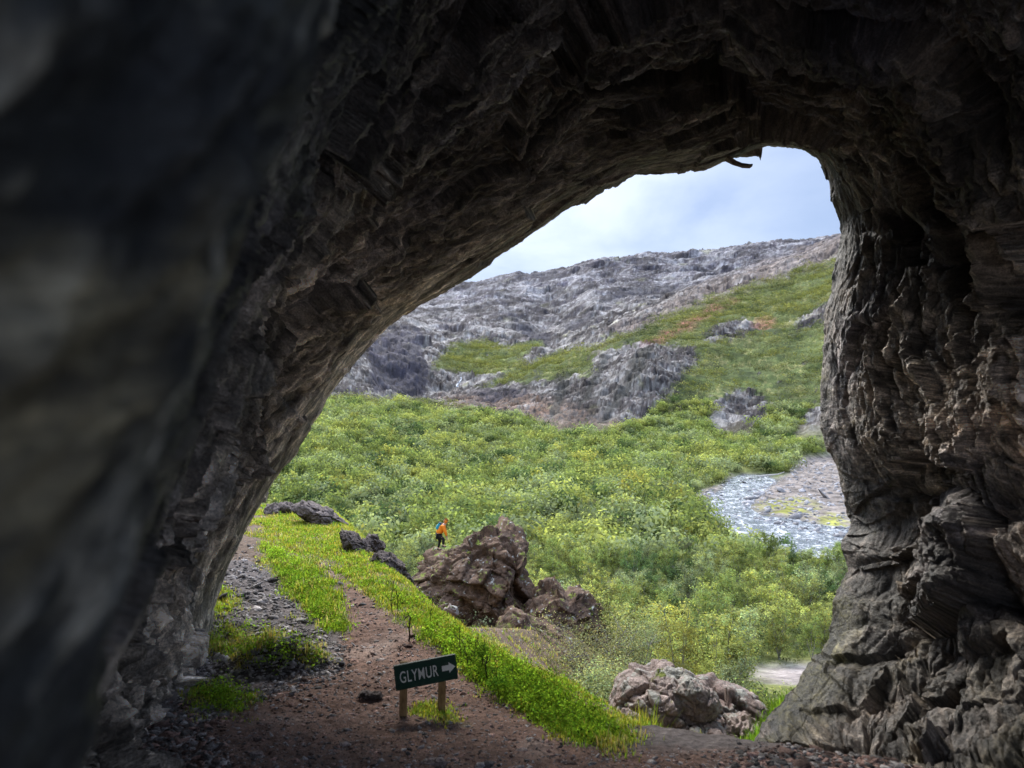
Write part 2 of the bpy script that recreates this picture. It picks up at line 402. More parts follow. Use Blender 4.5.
c = mixc(c, (.12, .12, .11), inpoly(X, D, RIVER, 1.)*(D > 60)*(D < 260))
# hills and mountain
m = sst(235, 290, D); LX = X/D*40; LD = np.log(D)*26
k1 = fbm(LX*.5, LD*.5, None, 5, 41, .6); k2 = fbm(LX*1.6, LD*1.6, None, 4, 42, .65, True); k3 = fbm(LX*4, LD*4, None, 3, 47, .6)
k4 = fbm(LX*9, LD*9, None, 3, 48, .7)
st = fbm((LX*.9+LD*.55)*.5, (LD*.9-LX*.5)*3.2, None, 5, 49, .65)
rock = np.zeros_like(c)+np.array((.115, .098, .094), np.float32)
k1 = k1*1.3
rock = mixc(rock, (.215, .20, .185), sst(.12, .38, .6*k1+.35*k2+.55*k3+.5*k4+.7*st)); rock = mixc(rock, (.07, .063, .072), sst(.08, .40, -k1*.8-.3*k2+.4*k3-.7*st+.4*k4))
rock = mixc(rock, (.26, .25, .245), sst(.2, .35, k4+.3*k3)*.5)
rock = mixc(rock, (.22, .21, .12), sst(.25, .5, fbm(LX*.8, LD*.8, None, 4, 43))*.7)
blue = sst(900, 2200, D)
rock = rock*(1-blue[..., None]*.15)+np.array((.004, .008, .026), np.float32)*blue[..., None]  # aerial haze tinted into the colour of the distant rock
c = mixc(c, (.22, .18, .12), m)
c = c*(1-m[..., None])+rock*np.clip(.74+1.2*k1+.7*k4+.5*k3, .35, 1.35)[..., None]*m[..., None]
HILL = [(480, 392), (520, 372), (570, 352), (640, 328), (700, 306), (760, 286), (800, 272), (870, 255), (1300, 120), (1700, 90), (1700, 600), (640, 500), (600, 440), (640, 425), (700, 360), (690, 352), (620, 372), (560, 382), (500, 388)]
GREENS = [HILL, [(430, 372), (450, 350), (480, 343), (510, 352), (530, 372), (500, 378), (450, 376)], [(500, 352), (540, 343), (545, 352), (510, 360)],
          [(200, 520), (200, 405), (340, 398), (400, 404), (470, 412), (560, 430), (620, 446), (700, 470), (700, 520)]]
GREYS = [[(590, 356), (640, 346), (692, 350), (700, 362), (672, 386), (640, 420), (622, 432), (600, 425)], [(838, 380), (870, 360), (870, 440), (822, 430)], [(660, 372), (676, 368), (668, 392), (652, 398)],
         [(712, 405), (735, 392), (765, 396), (770, 418), (750, 438), (720, 440), (705, 430)], [(800, 320), (840, 300), (860, 300), (820, 325), (790, 335)], [(700, 340), (722, 325), (745, 322), (770, 330), (745, 340), (712, 345)],
         [(555, 345), (600, 335), (640, 322), (700, 300), (640, 332), (580, 350)], [(790, 440), (810, 410), (850, 390), (870, 460), (800, 452)]]
def greenmask(wx, wy, lx, ld):
    a = 10*fbm(lx*2.2, ld*2.2, None, 4, 141, .6); b = 8*fbm(lx*2.2, ld*2.2, None, 4, 142, .6)
    g = np.zeros(wx.shape, np.float32)
    for q in GREENS: g = np.maximum(g, inpoly(wx+a, wy+b, q, 2))
    for q in GREYS: g = g*(1-inpoly(wx+a*1.3, wy+b*1.3, q, 1.5))
    return g*sst(.46, .34, fbm(lx*1.3, ld*1.3, None, 4, 143, .6))
gr = greenmask(wx, wy, LX, LD)*m
hillc = np.zeros_like(c)+np.array((.085, .105, .035), np.float32)
hillc = mixc(hillc, (.20, .19, .075), sst(0.05, .3, .5*k1+.6*k3)); hillc = mixc(hillc, (.04, .055, .02), sst(.05, .3, -k1+.5*k3+.5*k4)*.8)
c = c*(1-gr[..., None])+hillc*gr[..., None]
c = mixc(c, (.20, .155, .13), m*sst(-.5, .3, st+.5*k3)*inpoly(wx, wy, [(600, 338), (700, 290), (840, 238), (880, 238), (880, 262), (800, 276), (700, 312), (630, 336)], 4)*.75)
c = mixc(c, (.34, .12, .10), m*inpoly(wx, wy, [(640, 348), (672, 330), (715, 306), (740, 302), (700, 324), (665, 345)], 3)*.7)
c = mixc(c, (.33, .15, .10), m*inpoly(wx, wy, [(750, 326), (765, 318), (778, 322), (765, 334)], 2)*.7)
c = mixc(c, (.19, .115, .075), m*sst(-.25, .2, k3+.5*k4)*inpoly(wx, wy, [(440, 402), (520, 396), (580, 408), (630, 430), (620, 446), (560, 432), (500, 424), (450, 426)], 5)*.75)
c = mixc(c, (.05, .046, .06), m*inpoly(wx+8*k3, wy+8*k2, [(372, 400), (368, 350), (400, 335), (432, 342), (420, 358), (430, 378), (425, 402)], 1.5)*.8*sst(-.2, .3, k2+.8*k3+.6*k4))
for q in ([(498, 300), (515, 318), (552, 340), (545, 348), (525, 338), (505, 318)], [(515, 276), (528, 271), (545, 274), (560, 272), (568, 278), (540, 284), (515, 284)], [(600, 300), (640, 292), (690, 287), (690, 291), (640, 298), (604, 306)],
          [(470, 398), (500, 392), (530, 394), (525, 402), (480, 404)], [(560, 330), (590, 318), (600, 322), (566, 338)], [(396, 362), (412, 358), (428, 368), (426, 398), (400, 398)]):
    c = mixc(c, (.028, .027, .038), m*inpoly(wx, wy, q, 3)*.8)
for q in ([(560, 372), (572, 368), (560, 420), (548, 424)], [(600, 360), (610, 356), (590, 400), (578, 410)], [(640, 352), (655, 350), (625, 400), (606, 426), (598, 428)], [(535, 372), (545, 372), (530, 396), (520, 398)]):
    c = mixc(c, (.045, .045, .04), m*inpoly(wx, wy, q, 2)*.75)
c = np.clip(c, .01, .9)
_, ce_, ca_, cp_ = facets(LX*1.1+.5*k3, LD*1.6, 0*LX, 151); _, cf_, cb_, cq_ = facets(LX*3.1+.5*k4, LD*4.2, 0*LX, 152)
crag = (1-gr)*sst(250, 330, D)*(.0048*((ca_-.5)+1.2*cp_)+.0024*((cb_-.5)+cq_)-.0012*np.exp(-(ce_/.08)**2))*D*(1-.62*sst(900, 1500, D))+D*.010*sst(500, 1100, D)*(.5-np.abs(fbm(LX*.28+3, LD*.42, None, 3, 155))*2)
Z = Z+crag; c = c*(1-(1-gr)*m*(.35*np.exp(-(ce_/.07)**2)+.3*np.exp(-(cf_/.08)**2)))[..., None]
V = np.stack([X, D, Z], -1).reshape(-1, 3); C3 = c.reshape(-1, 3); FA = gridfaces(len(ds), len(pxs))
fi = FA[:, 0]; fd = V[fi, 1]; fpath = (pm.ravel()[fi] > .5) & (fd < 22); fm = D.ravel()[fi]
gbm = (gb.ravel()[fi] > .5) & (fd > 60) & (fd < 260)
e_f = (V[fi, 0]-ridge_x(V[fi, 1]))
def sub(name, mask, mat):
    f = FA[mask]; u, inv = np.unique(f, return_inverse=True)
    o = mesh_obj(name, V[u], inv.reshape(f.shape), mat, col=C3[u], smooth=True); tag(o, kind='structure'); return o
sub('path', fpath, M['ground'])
sub('hillside', ~fpath & (fd < 24), M['ground'])
sub('valley_floor', (fd >= 24) & (fd < 250) & ~gbm, M['mid'])
sub('gravel_bank', gbm, M['mid'])
sub('hills', (fd >= 250) & (fd < 1120), M['far'])
sub('mountain', fd >= 1120, M['far'])
# cave floor behind and under the camera
gx, gy = np.meshgrid(np.linspace(-3.6, 6.5, 120), np.linspace(-9, 4.6, 160))
gz = -1.6-.168*np.clip(gy, 0, None)+.02*fbm(gx*2, gy*2, None, 3, 5)-.05*(sst(1.5, 2., gy))
m_ = ((gy < 2.2) | (np.abs(gx) > 3))
gc = np.zeros(gx.shape+(3,), np.float32)+np.array((.115, .07, .055), np.float32)
o = mesh_obj('cave_floor', np.stack([gx, gy, gz], -1).reshape(-1, 3), gridfaces(160, 120), M['ground'], col=gc.reshape(-1, 3), smooth=True); tag(o, kind='structure')

# ------------------------------------------------------------------ water
def mat_water():
    n = N('river_water'); p = n.pos()
    f = n.noise(n.scaled(p, (.6, .35, 1)), 1.1, 8, .75, .8); g = n.noise(n.scaled(p, (1, .5, 1)), 3., 6, .7)
    foam = n.ramp(n.math('ADD', n.math('MULTIPLY', f, .6), n.math('MULTIPLY', g, .4)), [(.48, gray(0)), (.64, gray(1))])
    c = n.mix(foam, (.11, .125, .14), (.64, .65, .66))
    n.bsdf(c, n.mix(foam, gray(.12), gray(.7)), n.bump(g, .8, .12), .8); return n.m
xs = [p[0] for p in RIVER]; ys = [p[1] for p in RIVER]
gx, gy = np.meshgrid(np.linspace(min(xs), max(xs), 200), np.linspace(min(ys)-2, max(ys)+2, 320))
gz = ZV-.22+.07*fbm(gx*.8, gy*.6, None, 4, 8)
f = gridfaces(320, 200); k = inpoly(gx, gy, [(a*1.0, b) for a, b in RIVER], 2.5).ravel()[f[:, 0]] > .12
f = f[k]; u, inv = np.unique(f, return_inverse=True)
o = mesh_obj('river', np.stack([gx, gy, gz], -1).reshape(-1, 3)[u], inv.reshape(f.shape), mat_water(), smooth=True); tag(o, kind='structure')
# waterfall in the far gorge: a thin ragged curtain in front of the cliff
b0 = unproject([458], [391])[0]; wd = 655.
vv = []; ff = []
for i in range(24):
    t = i/23; cx = 461-5*t+1.0*math.sin(t*9); w = .6+1.1*t
    py = 377+15*t
    for s in (-1, -.3, .4, 1): vv.append(P(cx+s*w*.8, py, wd-12*t+1.5*math.sin(s*3+i)))
    if i:
        for q in range(3): a = (i-1)*4+q; ff.append((a, a+1, a+5, a+4))
tag(pymesh('waterfall', vv, ff, mat_flat('white_water', (.8, .82, .85), .5, .1, 2.)), kind='structure')

# ------------------------------------------------------------------ the cave
R0 = [(205, 700, 8.5), (207, 630, 8.5), (226, 560, 8.7), (262, 500, 9), (300, 440, 9.3), (345, 372, 9.7), (398, 322, 10), (442, 293, 10), (500, 254, 10), (560, 214, 10), (604, 188, 10),
      (640, 173, 9.9), (690, 168, 9.8), (733, 152, 9.7), (760, 143, 9.6), (800, 146, 9.6), (824, 167, 9.6), (833, 200, 9.6), (841, 232, 9.7), (835, 270, 9.7), (827, 320, 9.7), (823, 370, 9.6),
      (825, 420, 9.4), (836, 460, 9.2), (846, 500, 9), (854, 525, 8.8), (843, 547, 8.6), (848, 572, 8.4), (838, 600, 8.2), (830, 635, 8), (806, 672, 7.6), (780, 705, 7.1), (757, 740, 6.6), (742, 790, 6.3)]
def W(l): return [(a, *P(b, c_, d)) for a, b, c_, d in l]
ring0 = [(i, *P(*q)) for i, q in enumerate(R0)]
cen = P(590, 420, 9.5)
def outer(off, dy, up=0):
    r = []
    for i, x, y, z in ring0:
        v = np.array((x-cen[0], 0, z-cen[2])); v /= np.linalg.norm(v); r.append((i, x+v[0]*off, y+dy, z+v[2]*off+up*max(0, v[2])))
    return r
ringA = W([(0, 183, 800, 5.0), (1, 181, 748, 5.1), (2, 165, 640, 5.6), (3, 185, 540, 6), (4, 215, 450, 6.3), (5, 255, 375, 6.5), (7, 330, 290, 6.8), (9, 440, 190, 7), (11, 560, 110, 7.1), (13, 680, 80, 7.2), (15, 800, 80, 7.2),
           (17, 890, 130, 7.5), (19, 915, 250, 7.8), (22, 910, 400, 7.6), (25, 915, 520, 7.3), (28, 910, 610, 6.9), (30, 890, 680, 6.3), (32, 850, 765, 5.5), (33, 840, 820, 5.3)])
ringB = W([(0, 60, 880, 3.4), (1, 70, 790, 3.4), (2, 100, 680, 3.4), (3, 130, 570, 3.3), (4, 165, 460, 3.3), (5, 200, 370, 3.3), (7, 275, 235, 3.4), (9, 360, 100, 3.7), (11, 480, -10, 4.1), (13, 640, -80, 4.4), (15, 810, -90, 4.6),
           (17, 970, -40, 4.8), (19, 1070, 80, 5), (22, 1110, 300, 5.2), (25, 1110, 470, 5.1), (28, 1090, 620, 4.9), (30, 1070, 720, 4.6), (32, 1040, 840, 4.2), (33, 1030, 920, 4.1)])
ringC = [(0, -1.2, 1.5, -2.), (1, -1.05, 1.45, -1.3), (2, -.85, 1.3, -.65), (3, -.62, 1.1, -.3), (4, -.5, 1.0, -.1), (5, -.42, .95, .05), (7, -.33, .95, .3), (9, -.24, 1.0, .52), (11, -.05, 1.15, 1.2), (13, .6, 1.4, 2.0),
         (15, 1.8, 1.6, 2.7), (17, 3.2, 1.8, 2.6), (19, 4.1, 2, 1.8), (22, 4.5, 2, .6), (25, 4.6, 2, -.2), (28, 4.4, 2, -1), (30, 4.1, 2, -1.5), (32, 3.8, 2, -2), (33, 3.7, 2, -2.5)]
ringD = [(0, -1.1, .5, -2.), (2, -.6, .5, -.8), (4, -.36, .45, -.1), (5, -.32, .42, .05), (7, -.26, .42, .25), (9, -.2, .48, .45), (11, -.05, .5, 1.1), (13, .5, .5, 1.9), (15, 1.8, .5, 2.7), (17, 3.2, .5, 2.7), (19, 4.1, .5, 1.9), (22, 4.6, .5, .6), (28, 4.5, .5, -1), (33, 3.9, .5, -2.4)]
ringE = [(0, -1.4, -.9, -2.), (4, -1., -.9, -.2), (7, -.8, -.9, .5), (11, -.5, -.7, 1.6), (15, 1.8, -.2, 3.1), (19, 4.4, -.1, 2.4), (22, 5., -.1, .6), (28, 4.9, -.1, -1), (33, 4.3, -.1, -2.4)]
ringF = [(0, -3.6, -3.2, -2.), (7, -3., -3.2, 1.4), (11, -1.4, -3.2, 3.2), (15, 1.8, -3.2, 4.), (19, 5, -3.2, 3.2), (28, 6, -3.2, -1), (33, 5.6, -3.2, -2.2)]
ringG = [(0, -2.6, -8.5, -2.), (7, -2., -8.5, .6), (11, -.8, -8.5, 1.8), (15, 1.5, -8.5, 2.2), (19, 3.4, -8.5, 1.6), (28, 4, -8.5, -1), (33, 3.6, -8.5, -2.2)]
rings = [(-3, outer(7., .5, 2.)), (-2, outer(3.2, 1.6, .5)), (-1, outer(.9, .9)), (0, ring0), (1, ringA), (2, ringB), (3, ringC), (4, ringD), (5, ringE)]
NU = 1250
uu = np.linspace(0, 33, NU)
def hermite(xk, yk, x):
    """monotone-ish cubic through control points"""
    xk = np.asarray(xk, float); yk = np.asarray(yk, float)
    dk = np.diff(yk, axis=0)/np.diff(xk).reshape(-1, *([1]*(yk.ndim-1)))
    mk = np.zeros_like(yk); mk[1:-1] = (dk[1:]+dk[:-1])/2; mk[0] = dk[0]; mk[-1] = dk[-1]
    i = np.clip(np.searchsorted(xk, x, side='right')-1, 0, len(xk)-2)
    h = (xk[i+1]-xk[i]); t = (x-xk[i])/h
    sh = (-1,)+(1,)*(yk.ndim-1); t = t.reshape(sh); h = h.reshape(sh)
    return ((2*t**3-3*t**2+1)*yk[i]+(t**3-2*t**2+t)*h*mk[i]+(-2*t**3+3*t**2)*yk[i+1]+(t**3-t**2)*h*mk[i+1])
RC = np.array([hermite([q[0] for q in r], [q[1:] for q in r], uu) for s, r in rings])      # ring, u, xyz
sk = np.array([s for s, r in rings], float)
ss = np.concatenate([np.linspace(-3, -1, 60)[:-1], np.linspace(-1, -.15, 60)[:-1], np.linspace(-.15, 2.15, 560)[:-1], np.linspace(2.15, 4.2, 260)[:-1], np.linspace(4.2, 5, 40)])
t0 = sk
# linear-ish blend near the lip so the lip stays the outermost line
B = hermite(t0, RC, ss)                                                # s, u, xyz
Bl = np.array([[0]])
i = np.clip(np.searchsorted(t0, ss, side='right')-1, 0, len(t0)-2); t = ((ss-t0[i])/(t0[i+1]-t0[i]))[:, None, None]
LIN = RC[i]*(1-t)+RC[i+1]*t
wl = (1-sst(.2, .9, np.abs(ss)))[:, None, None]
B = B*(1-wl)+LIN*wl
du = np.gradient(B, axis=1); dsv = np.gradient(B, axis=0)
Nn = np.cross(du, dsv); Nn /= np.linalg.norm(Nn, axis=2, keepdims=True)+1e-9
mid = np.array([1.2, 0, .3]); tow = np.stack([mid[0]-B[..., 0], 0*B[..., 0], mid[2]-B[..., 2]], -1)
if (Nn*tow).sum(-1)[200:600].mean() < 0: Nn = -Nn                      # point into the cave
ul = np.cumsum(np.linalg.norm(du, axis=2), axis=1)
ul = ul-ul[:, int(NU*13/33)][:, None]
sl = np.cumsum(np.linalg.norm(dsv, axis=2), axis=0); sl = sl-sl[120][None]
dist = np.linalg.norm(B, axis=2)
x, y, z = B[..., 0], B[..., 1], B[..., 2]
U = uu[None]*np.ones((len(ss), 1)); Sg = ss[:, None]*np.ones((1, NU))
amp = np.clip(dist/6., .05, 1.1)
# sheets running along the arch
warp = .35*fbm(x*.7, y*.7, z*.7, 3, 61)
_, e1, c1, p1 = facets(x*.75+warp, y*.75, z*.75+warp, 62)
_, e2, c2, p2 = facets(ul*.55+.5*warp, sl*1.9+warp*2, z*.2, 63)
_, e3, c3, p3 = facets(ul*2.0+warp, sl*6.5+warp*3, x*.5, 64)
_, e4, c4, p4 = facets(ul*6+warp*3, sl*17, y*.7, 65)
rightw = sst(20, 24, U)                                                # the right wall is chunkier
low = rightw*sst(.1, -1.2, z)
rg = 1-np.abs(fbm(ul*.9+warp, sl*2.6, z*.3, 4, 66)*2)
dsp = (1-.8*low)*(.34*(c1-.5)+.40*p1)+.22*(1-rightw*.5)*(1-.75*low)*((c2-.5)+p2)+.06*((c3-.5)*1.2+p3)*(1-low*.85)*(1-rightw*.35)+.035*((c4-.5)+p4)*(1-low*.7)+.10*rg*(1-.7*low)
dsp += .25*fbm(x*.45, y*.45, z*.45, 3, 67)
_, eb, cb, pb = facets(x*.9, y*.9+.3, z*1.1, 68)
_, eb2, cb2, pb2 = facets(x*2.3, y*2.3, z*2.6, 168)
dsp += low*(.26*(cb-.5)+.30*pb-.10*np.exp(-(eb/.10)**2)+.10*(cb2-.5)+.12*pb2+.35*fbm(x*.9, y*.9, z*.9, 5, 169, .55))
leftw = sst(9, 5, U)*sst(-.2, .5, Sg)
_, e5, c5, p5 = facets(ul*1.5+warp*.6, sl*9+warp*3, y*.3, 163); _, e6, c6, p6 = facets(ul*3.4+warp, sl*20+warp*5, y*.3, 164)
s5 = 1-2*np.abs(fbm(ul*.7+.6*warp, sl*2.6+warp, None, 4, 175, .6)); s6 = 1-2*np.abs(fbm(ul*2., sl*7+warp*2, None, 3, 176, .6))
dsp += leftw*(.08*((c5-.5)+.7*p5)+.04*((c6-.5)+p6)+.12*s5+.05*s6)*(1+.4*sst(.4, -.6, z))
dsp -= .42*sst(9, 6, U)*sst(1.6, .3, Sg)*sst(.0, .4, Sg)
dsp -= .05*np.exp(-(e2/.05)**2)+.03*np.exp(-(e3/.06)**2)
wv = warp+.15*fbm(x*3, y*3, z*3, 3, 170)
s1 = 1-2*np.abs(fbm(ul*.55+wv, sl*2.4+wv*2, None, 4, 171)); s2 = fbm(ul*1.6+wv, sl*8+wv*3, None, 4, 172, .6); s3 = fbm(ul*5, sl*24+wv*4, None, 3, 173, .6)
dsp += (1-.6*low)*(.09*s1+.055*s2+.025*s3)
dsp += .02*fbm(x*9, y*9, z*9, 3, 69)+.010*fbm(x*28, y*28, z*28, 2, 70)
lip = np.exp(-(Sg/.5)**2); lipn = np.exp(-(Sg/.22)**2)
dsp = dsp-.34*sst(.0, .5, np.abs(Sg))
bigd = dsp*amp*(1-.93*lip)
nearc = 1-sst(.7, 1.8, dist)
na = y*.9-z*.42; nb = y*.42+z*.9
bigd = bigd*(1-nearc)+nearc*(.05*fbm(na*14, nb*4, x*5, 4, 71)+.02*fbm(na*40, nb*14, x*12, 3, 72))
CV = B+Nn*bigd[..., None]
# lip chipping in the image plane
ch = .10*fbm(ul*1.6, sl*2, None, 6, 73, .62)+.035*(facets(ul*3., sl*.6, 0*ul, 74)[2]-.5)
rad = np.stack([B[..., 0]-cen[0], 0*ul, B[..., 2]-cen[2]], -1); rad /= np.linalg.norm(rad, axis=2, keepdims=True)
CV = CV+rad*((ch-.02)*lipn)[..., None]
# colour
cc = np.zeros(CV.shape, np.float32)+np.array((.225, .198, .175), np.float32)
big = fbm(x*.5+3, y*.5, z*.5, 4, 75)
cc = mixc(cc, (.42, .39, .37), sst(.05, .45, big+.25*(c2-.5))); cc = mixc(cc, (.15, .14, .155), sst(.05, .5, -big-.2*(c1-.5)))
cc = cc*(.55+.9*c3[..., None])*(.7+.6*c4[..., None])*(1+.35*(sst(.1, -.2, e3-.12)-.5))[..., None]
cc = mixc(cc, (.52, .42, .36), rightw*sst(-.2, .4, fbm(x*.8, y*.8, z*.8, 4, 76))*.6)
cc = mixc(cc, (.16, .14, .075), rightw*sst(-1.4, -2.4, z)*sst(-.2, .3, fbm(x*1.2, y*1.2, z*1.2, 3, 77))*.7)
cc = mixc(cc, (.46, .42, .35), (U > 7)*(U < 16)*(Sg > 0)*(Sg < 1.4)*sst(.12, .3, fbm(ul*.5, sl*.9, None, 4, 78))*.6)
mo = rightw*sst(.55, .1, np.abs(Sg))*sst(.05, .25, fbm(x*2.2, y*2.2, z*2.2, 4, 79)+.35*np.exp(-((z-.9)/.9)**2)-.2*sst(-.5, 0, -z)*sst(-2.4, -1.6, z)+.4*sst(-2., -2.5, z))
cc = mixc(cc, (.20, .19, .03), mo*.85)
cc = cc*(1+leftw*(.75*sst(.2, .9, s5)+.7*sst(.3, .9, s6)-.72))[..., None]
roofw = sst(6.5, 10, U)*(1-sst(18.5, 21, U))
cc = cc*(1+.75*rightw*sst(-1.2, 0, z)-.76*roofw-.58*low+.10*leftw*sst(.6, -.6, z)-.15*leftw)[..., None]*np.array((1.05, 1, .93))  # roof gloom and right-wall brightness put into the rock colour
cc = cc*(.75+.8*sst(-.1, .35, s2)+.5*sst(.3, .8, s1))[..., None]
cc = cc*(1-.55*rightw*sst(1.2, 0., np.abs(Sg))*sst(.3, -.8, z))[..., None]  # lower right lip darkened in colour to tone down its sunlight
cc = mixc(cc, (.02, .02, .018), nearc*0+sst(5.4, 3.6, dist)*sst(16, 12, U)*sst(-1.1, -.3, z)*.88)  # deep shade of the crevice painted onto the wall as near-black
cc = mixc(cc, (.012, .013, .012), nearc*.95); cc = mixc(cc, (.24, .225, .18), nearc*sst(.08, .5, fbm(na*14+1.3, nb*3.5, x*5, 4, 80)+.3*fbm(na*42, nb*14, x*14, 3, 81)))  # near rock's shade painted almost black, its highlights as pale streaks
cc = mixc(cc, (.30, .25, .14), nearc*sst(.2, .45, fbm(x*5, y*5, z*2, 3, 82))*.4)
fa = np.stack([ul*(1+1.8*rightw), sl*(1-.45*rightw), x*.3], -1).reshape(-1, 3).astype(np.float32)
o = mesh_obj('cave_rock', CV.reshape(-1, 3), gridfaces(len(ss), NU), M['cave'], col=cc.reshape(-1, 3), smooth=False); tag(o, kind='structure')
cave = o; at_ = o.data.attributes.new('Flow', 'FLOAT_VECTOR', 'POINT'); at_.data.foreach_set('vector', fa.ravel())
# the spike of rock hanging from the top of the lip
vv = []; ff = []
pts = [(724, 156, .06), (733, 162, .05), (742, 166, .045), (750, 166, .042), (752.5, 165, .02)]
for i, (a, b, r) in enumerate(pts):
    cc0 = P(a, b, 9.62)
    for q in range(7):
        an = q/7*math.tau; rr = r*(1+.3*math.sin(q*2.3+i*1.7)); vv.append(cc0+np.array([.25*rr*math.cos(an), 1.4*rr*math.cos(an), rr*.62*math.sin(an)]))
    if i: ff += [((i-1)*7+q, (i-1)*7+(q+1) % 7, i*7+(q+1) % 7, i*7+q) for q in range(7)]
ff += [tuple(range(6, -1, -1)), tuple(range(len(vv)-7, len(vv)))]
pymesh('hanging_rock', vv, ff, M['darkrock'], cave)

# ------------------------------------------------------------------ rocks from outlines
def rock(name, outline, d, T, mat, label, cat='rock', group=None, seed=1, amp=1., nt=220, nr=70, lean=0., fs=1., rough=1., crack=.55):
    o2 = np.array([P(a, b, d) for a, b in outline]); cxz = np.array([o2[:, 0].mean(), 0, o2[:, 2].mean()])
    w = max(np.ptp(o2[:, 0]), np.ptp(o2[:, 2]))
    cl = np.vstack([o2, o2[:1]]); L = np.concatenate([[0], np.cumsum(np.linalg.norm(np.diff(cl, axis=0), axis=1))]); tt = np.linspace(0, L[-1], nt, endpoint=False)
    b = np.stack([np.interp(tt, L, cl[:, k]) for k in range(3)], -1); cx_, cz_ = cxz[0], cxz[2]
    phi = np.linspace(0, math.pi, nr)[:, None]                         # 0 = front pole, pi = back pole
    r = np.sin(phi)**.75; yy = -np.cos(phi)*T
    Xr = cx_+(b[None, :, 0]-cx_)*r; Zr = cz_+(b[None, :, 2]-cz_)*r; Yr = d+yy+0*Xr-lean*(Zr-cz_)*0+lean*(Zr-cz_)
    G = np.stack([Xr, Yr, Zr], -1)
    n = np.stack([(Xr-cx_)/w, (Yr-d)/(2*T)*1., (Zr-cz_)/w], -1); n /= np.linalg.norm(n, axis=2, keepdims=True)+1e-6
    q = fs/w; a_ = Xr*q*3; b_ = Yr*q*3; c_ = Zr*q*3
    _, e1, c1, p1 = facets(a_, b_, c_, seed); _, e2, c2, p2 = facets(a_*2.7, b_*2.7, c_*3.2, seed+1); _, e3, c3, p3 = facets(a_*7, b_*7, c_*9, seed+2)
    dz = w*amp*(.10*(c1-.5)+.10*p1-.05*crack*np.exp(-(e1/.05)**2)+.045*(c2-.5)+.04*p2-.02*crack*np.exp(-(e2/.06)**2)+.016*(c3-.5)+.014*p3+.02*rough*fbm(a_*3, b_*3, c_*3, 6, seed+3, .6))
    G = G+n*dz[..., None]
    G = np.concatenate([G, G[:, :1]], 1)
    base = np.array([cx_, d, G[..., 2].min()])
    root = mesh_obj(name, (G-base).reshape(-1, 3), gridfaces(nr, nt+1), mat)
    root.location = base; tag(root, label, cat, group); return root
rock('rock_outcrop', [(404, 584), (420, 566), (436, 553), (448, 546), (458, 540), (470, 533), (482, 529), (496, 527), (510, 530), (519, 537), (523, 548), (519, 560), (514, 570), (516, 582), (528, 598), (545, 612), (568, 640), (580, 672), (560, 690), (520, 690), (480, 668), (450, 640), (420, 608)],
     36, 3.8, M['outcrop'], 'large brown rocky outcrop the hiker is climbing, rising above the woodland', 'rock outcrop', seed=11, nt=460, nr=200, amp=.9, fs=1.0, rough=3., crack=.25)
rock('rock_outcrop', [(522, 620), (534, 598), (545, 586), (556, 582), (566, 592), (580, 588), (594, 602), (604, 628), (608, 655), (596, 684), (560, 700), (520, 690), (512, 650)],
     33, 2.6, M['outcrop'], 'lower crumbling brown rock with yellow moss to the right of the tall outcrop', 'rock outcrop', seed=23, nt=340, nr=120, amp=.7, fs=1., rough=4., crack=0)
rock('rock_outcrop', [(476, 650), (492, 628), (512, 612), (530, 616), (552, 628), (578, 640), (600, 668), (606, 700), (585, 716), (550, 706), (510, 690), (484, 672)],
     25, 1.6, M['outcrop'], 'low crumbly brown mound between the grass bank and the outcrops', 'rock outcrop', seed=27, nt=340, nr=120, amp=.5, fs=1., rough=4., crack=0)
rock('rock_outcrop', [(262, 520), (268, 506), (280, 502), (292, 506), (300, 518), (300, 536), (285, 542), (268, 538)], 16.8, .5, M['darkrock'], 'brown rock knob at the left top of the path crest', 'rock', seed=31)
rock('rock', [(296, 508), (306, 501), (318, 506), (334, 516), (352, 532), (350, 540), (334, 532), (312, 522)], 15.6, .4, M['darkrock'], 'long dark slab along the skyline of the grassy crest', 'rock', seed=33)
rock('rock', [(340, 530), (352, 532), (366, 545), (376, 560), (374, 570), (358, 562), (344, 546)], 13.2, .35, M['darkrock'], 'sloping grey slab on the grassy ridge behind the path', 'rock', seed=35)
rock('rock', [(362, 545), (366, 535), (376, 536), (384, 546), (384, 553), (374, 558), (364, 553)], 13.8, .3, M['darkrock'], 'small dark rounded rock sticking up on the ridge', 'rock', seed=37)
rock('rock', [(372, 562), (380, 552), (392, 556), (404, 568), (412, 584), (410, 594), (396, 594), (380, 582)], 12.3, .4, M['darkrock'], 'blocky brown rock where the ridge meets the tall outcrop', 'rock', seed=39)
rock('rock', [(390, 590), (410, 590), (434, 602), (446, 612), (440, 622), (416, 612), (396, 602)], 11.0, .3, M['outcrop'], 'low brown rock on the edge above the gully', 'rock', seed=40)
rock('rock', [(444, 609), (450, 605), (458, 608), (460, 614), (452, 618), (445, 615)], 15, .09, M['boulder'], 'pale round stone lying below the tall outcrop', 'rock', seed=41, nt=60, nr=24)
BG = 'boulders in the gully beside the path'
rock('boulder', [(616, 742), (612, 715), (618, 695), (628, 680), (640, 672), (652, 674), (664, 668), (680, 672), (690, 684), (692, 705), (690, 730), (680, 750), (645, 756)],
     8.6, .75, M['boulder'], 'largest pale brown boulder with lichen below the cave mouth', 'boulder', seed=51, nt=320, nr=110, amp=1.0, fs=.6, rough=.9, crack=.8)
rock('boulder', [(668, 706), (668, 690), (674, 678), (686, 673), (700, 680), (712, 690), (718, 702), (708, 712), (690, 718), (676, 714)],
     8.3, .45, M['boulder'], 'angular grey boulder wedged on top of the largest pale boulder', 'boulder', seed=54, nt=240, nr=80, amp=1., fs=.6)
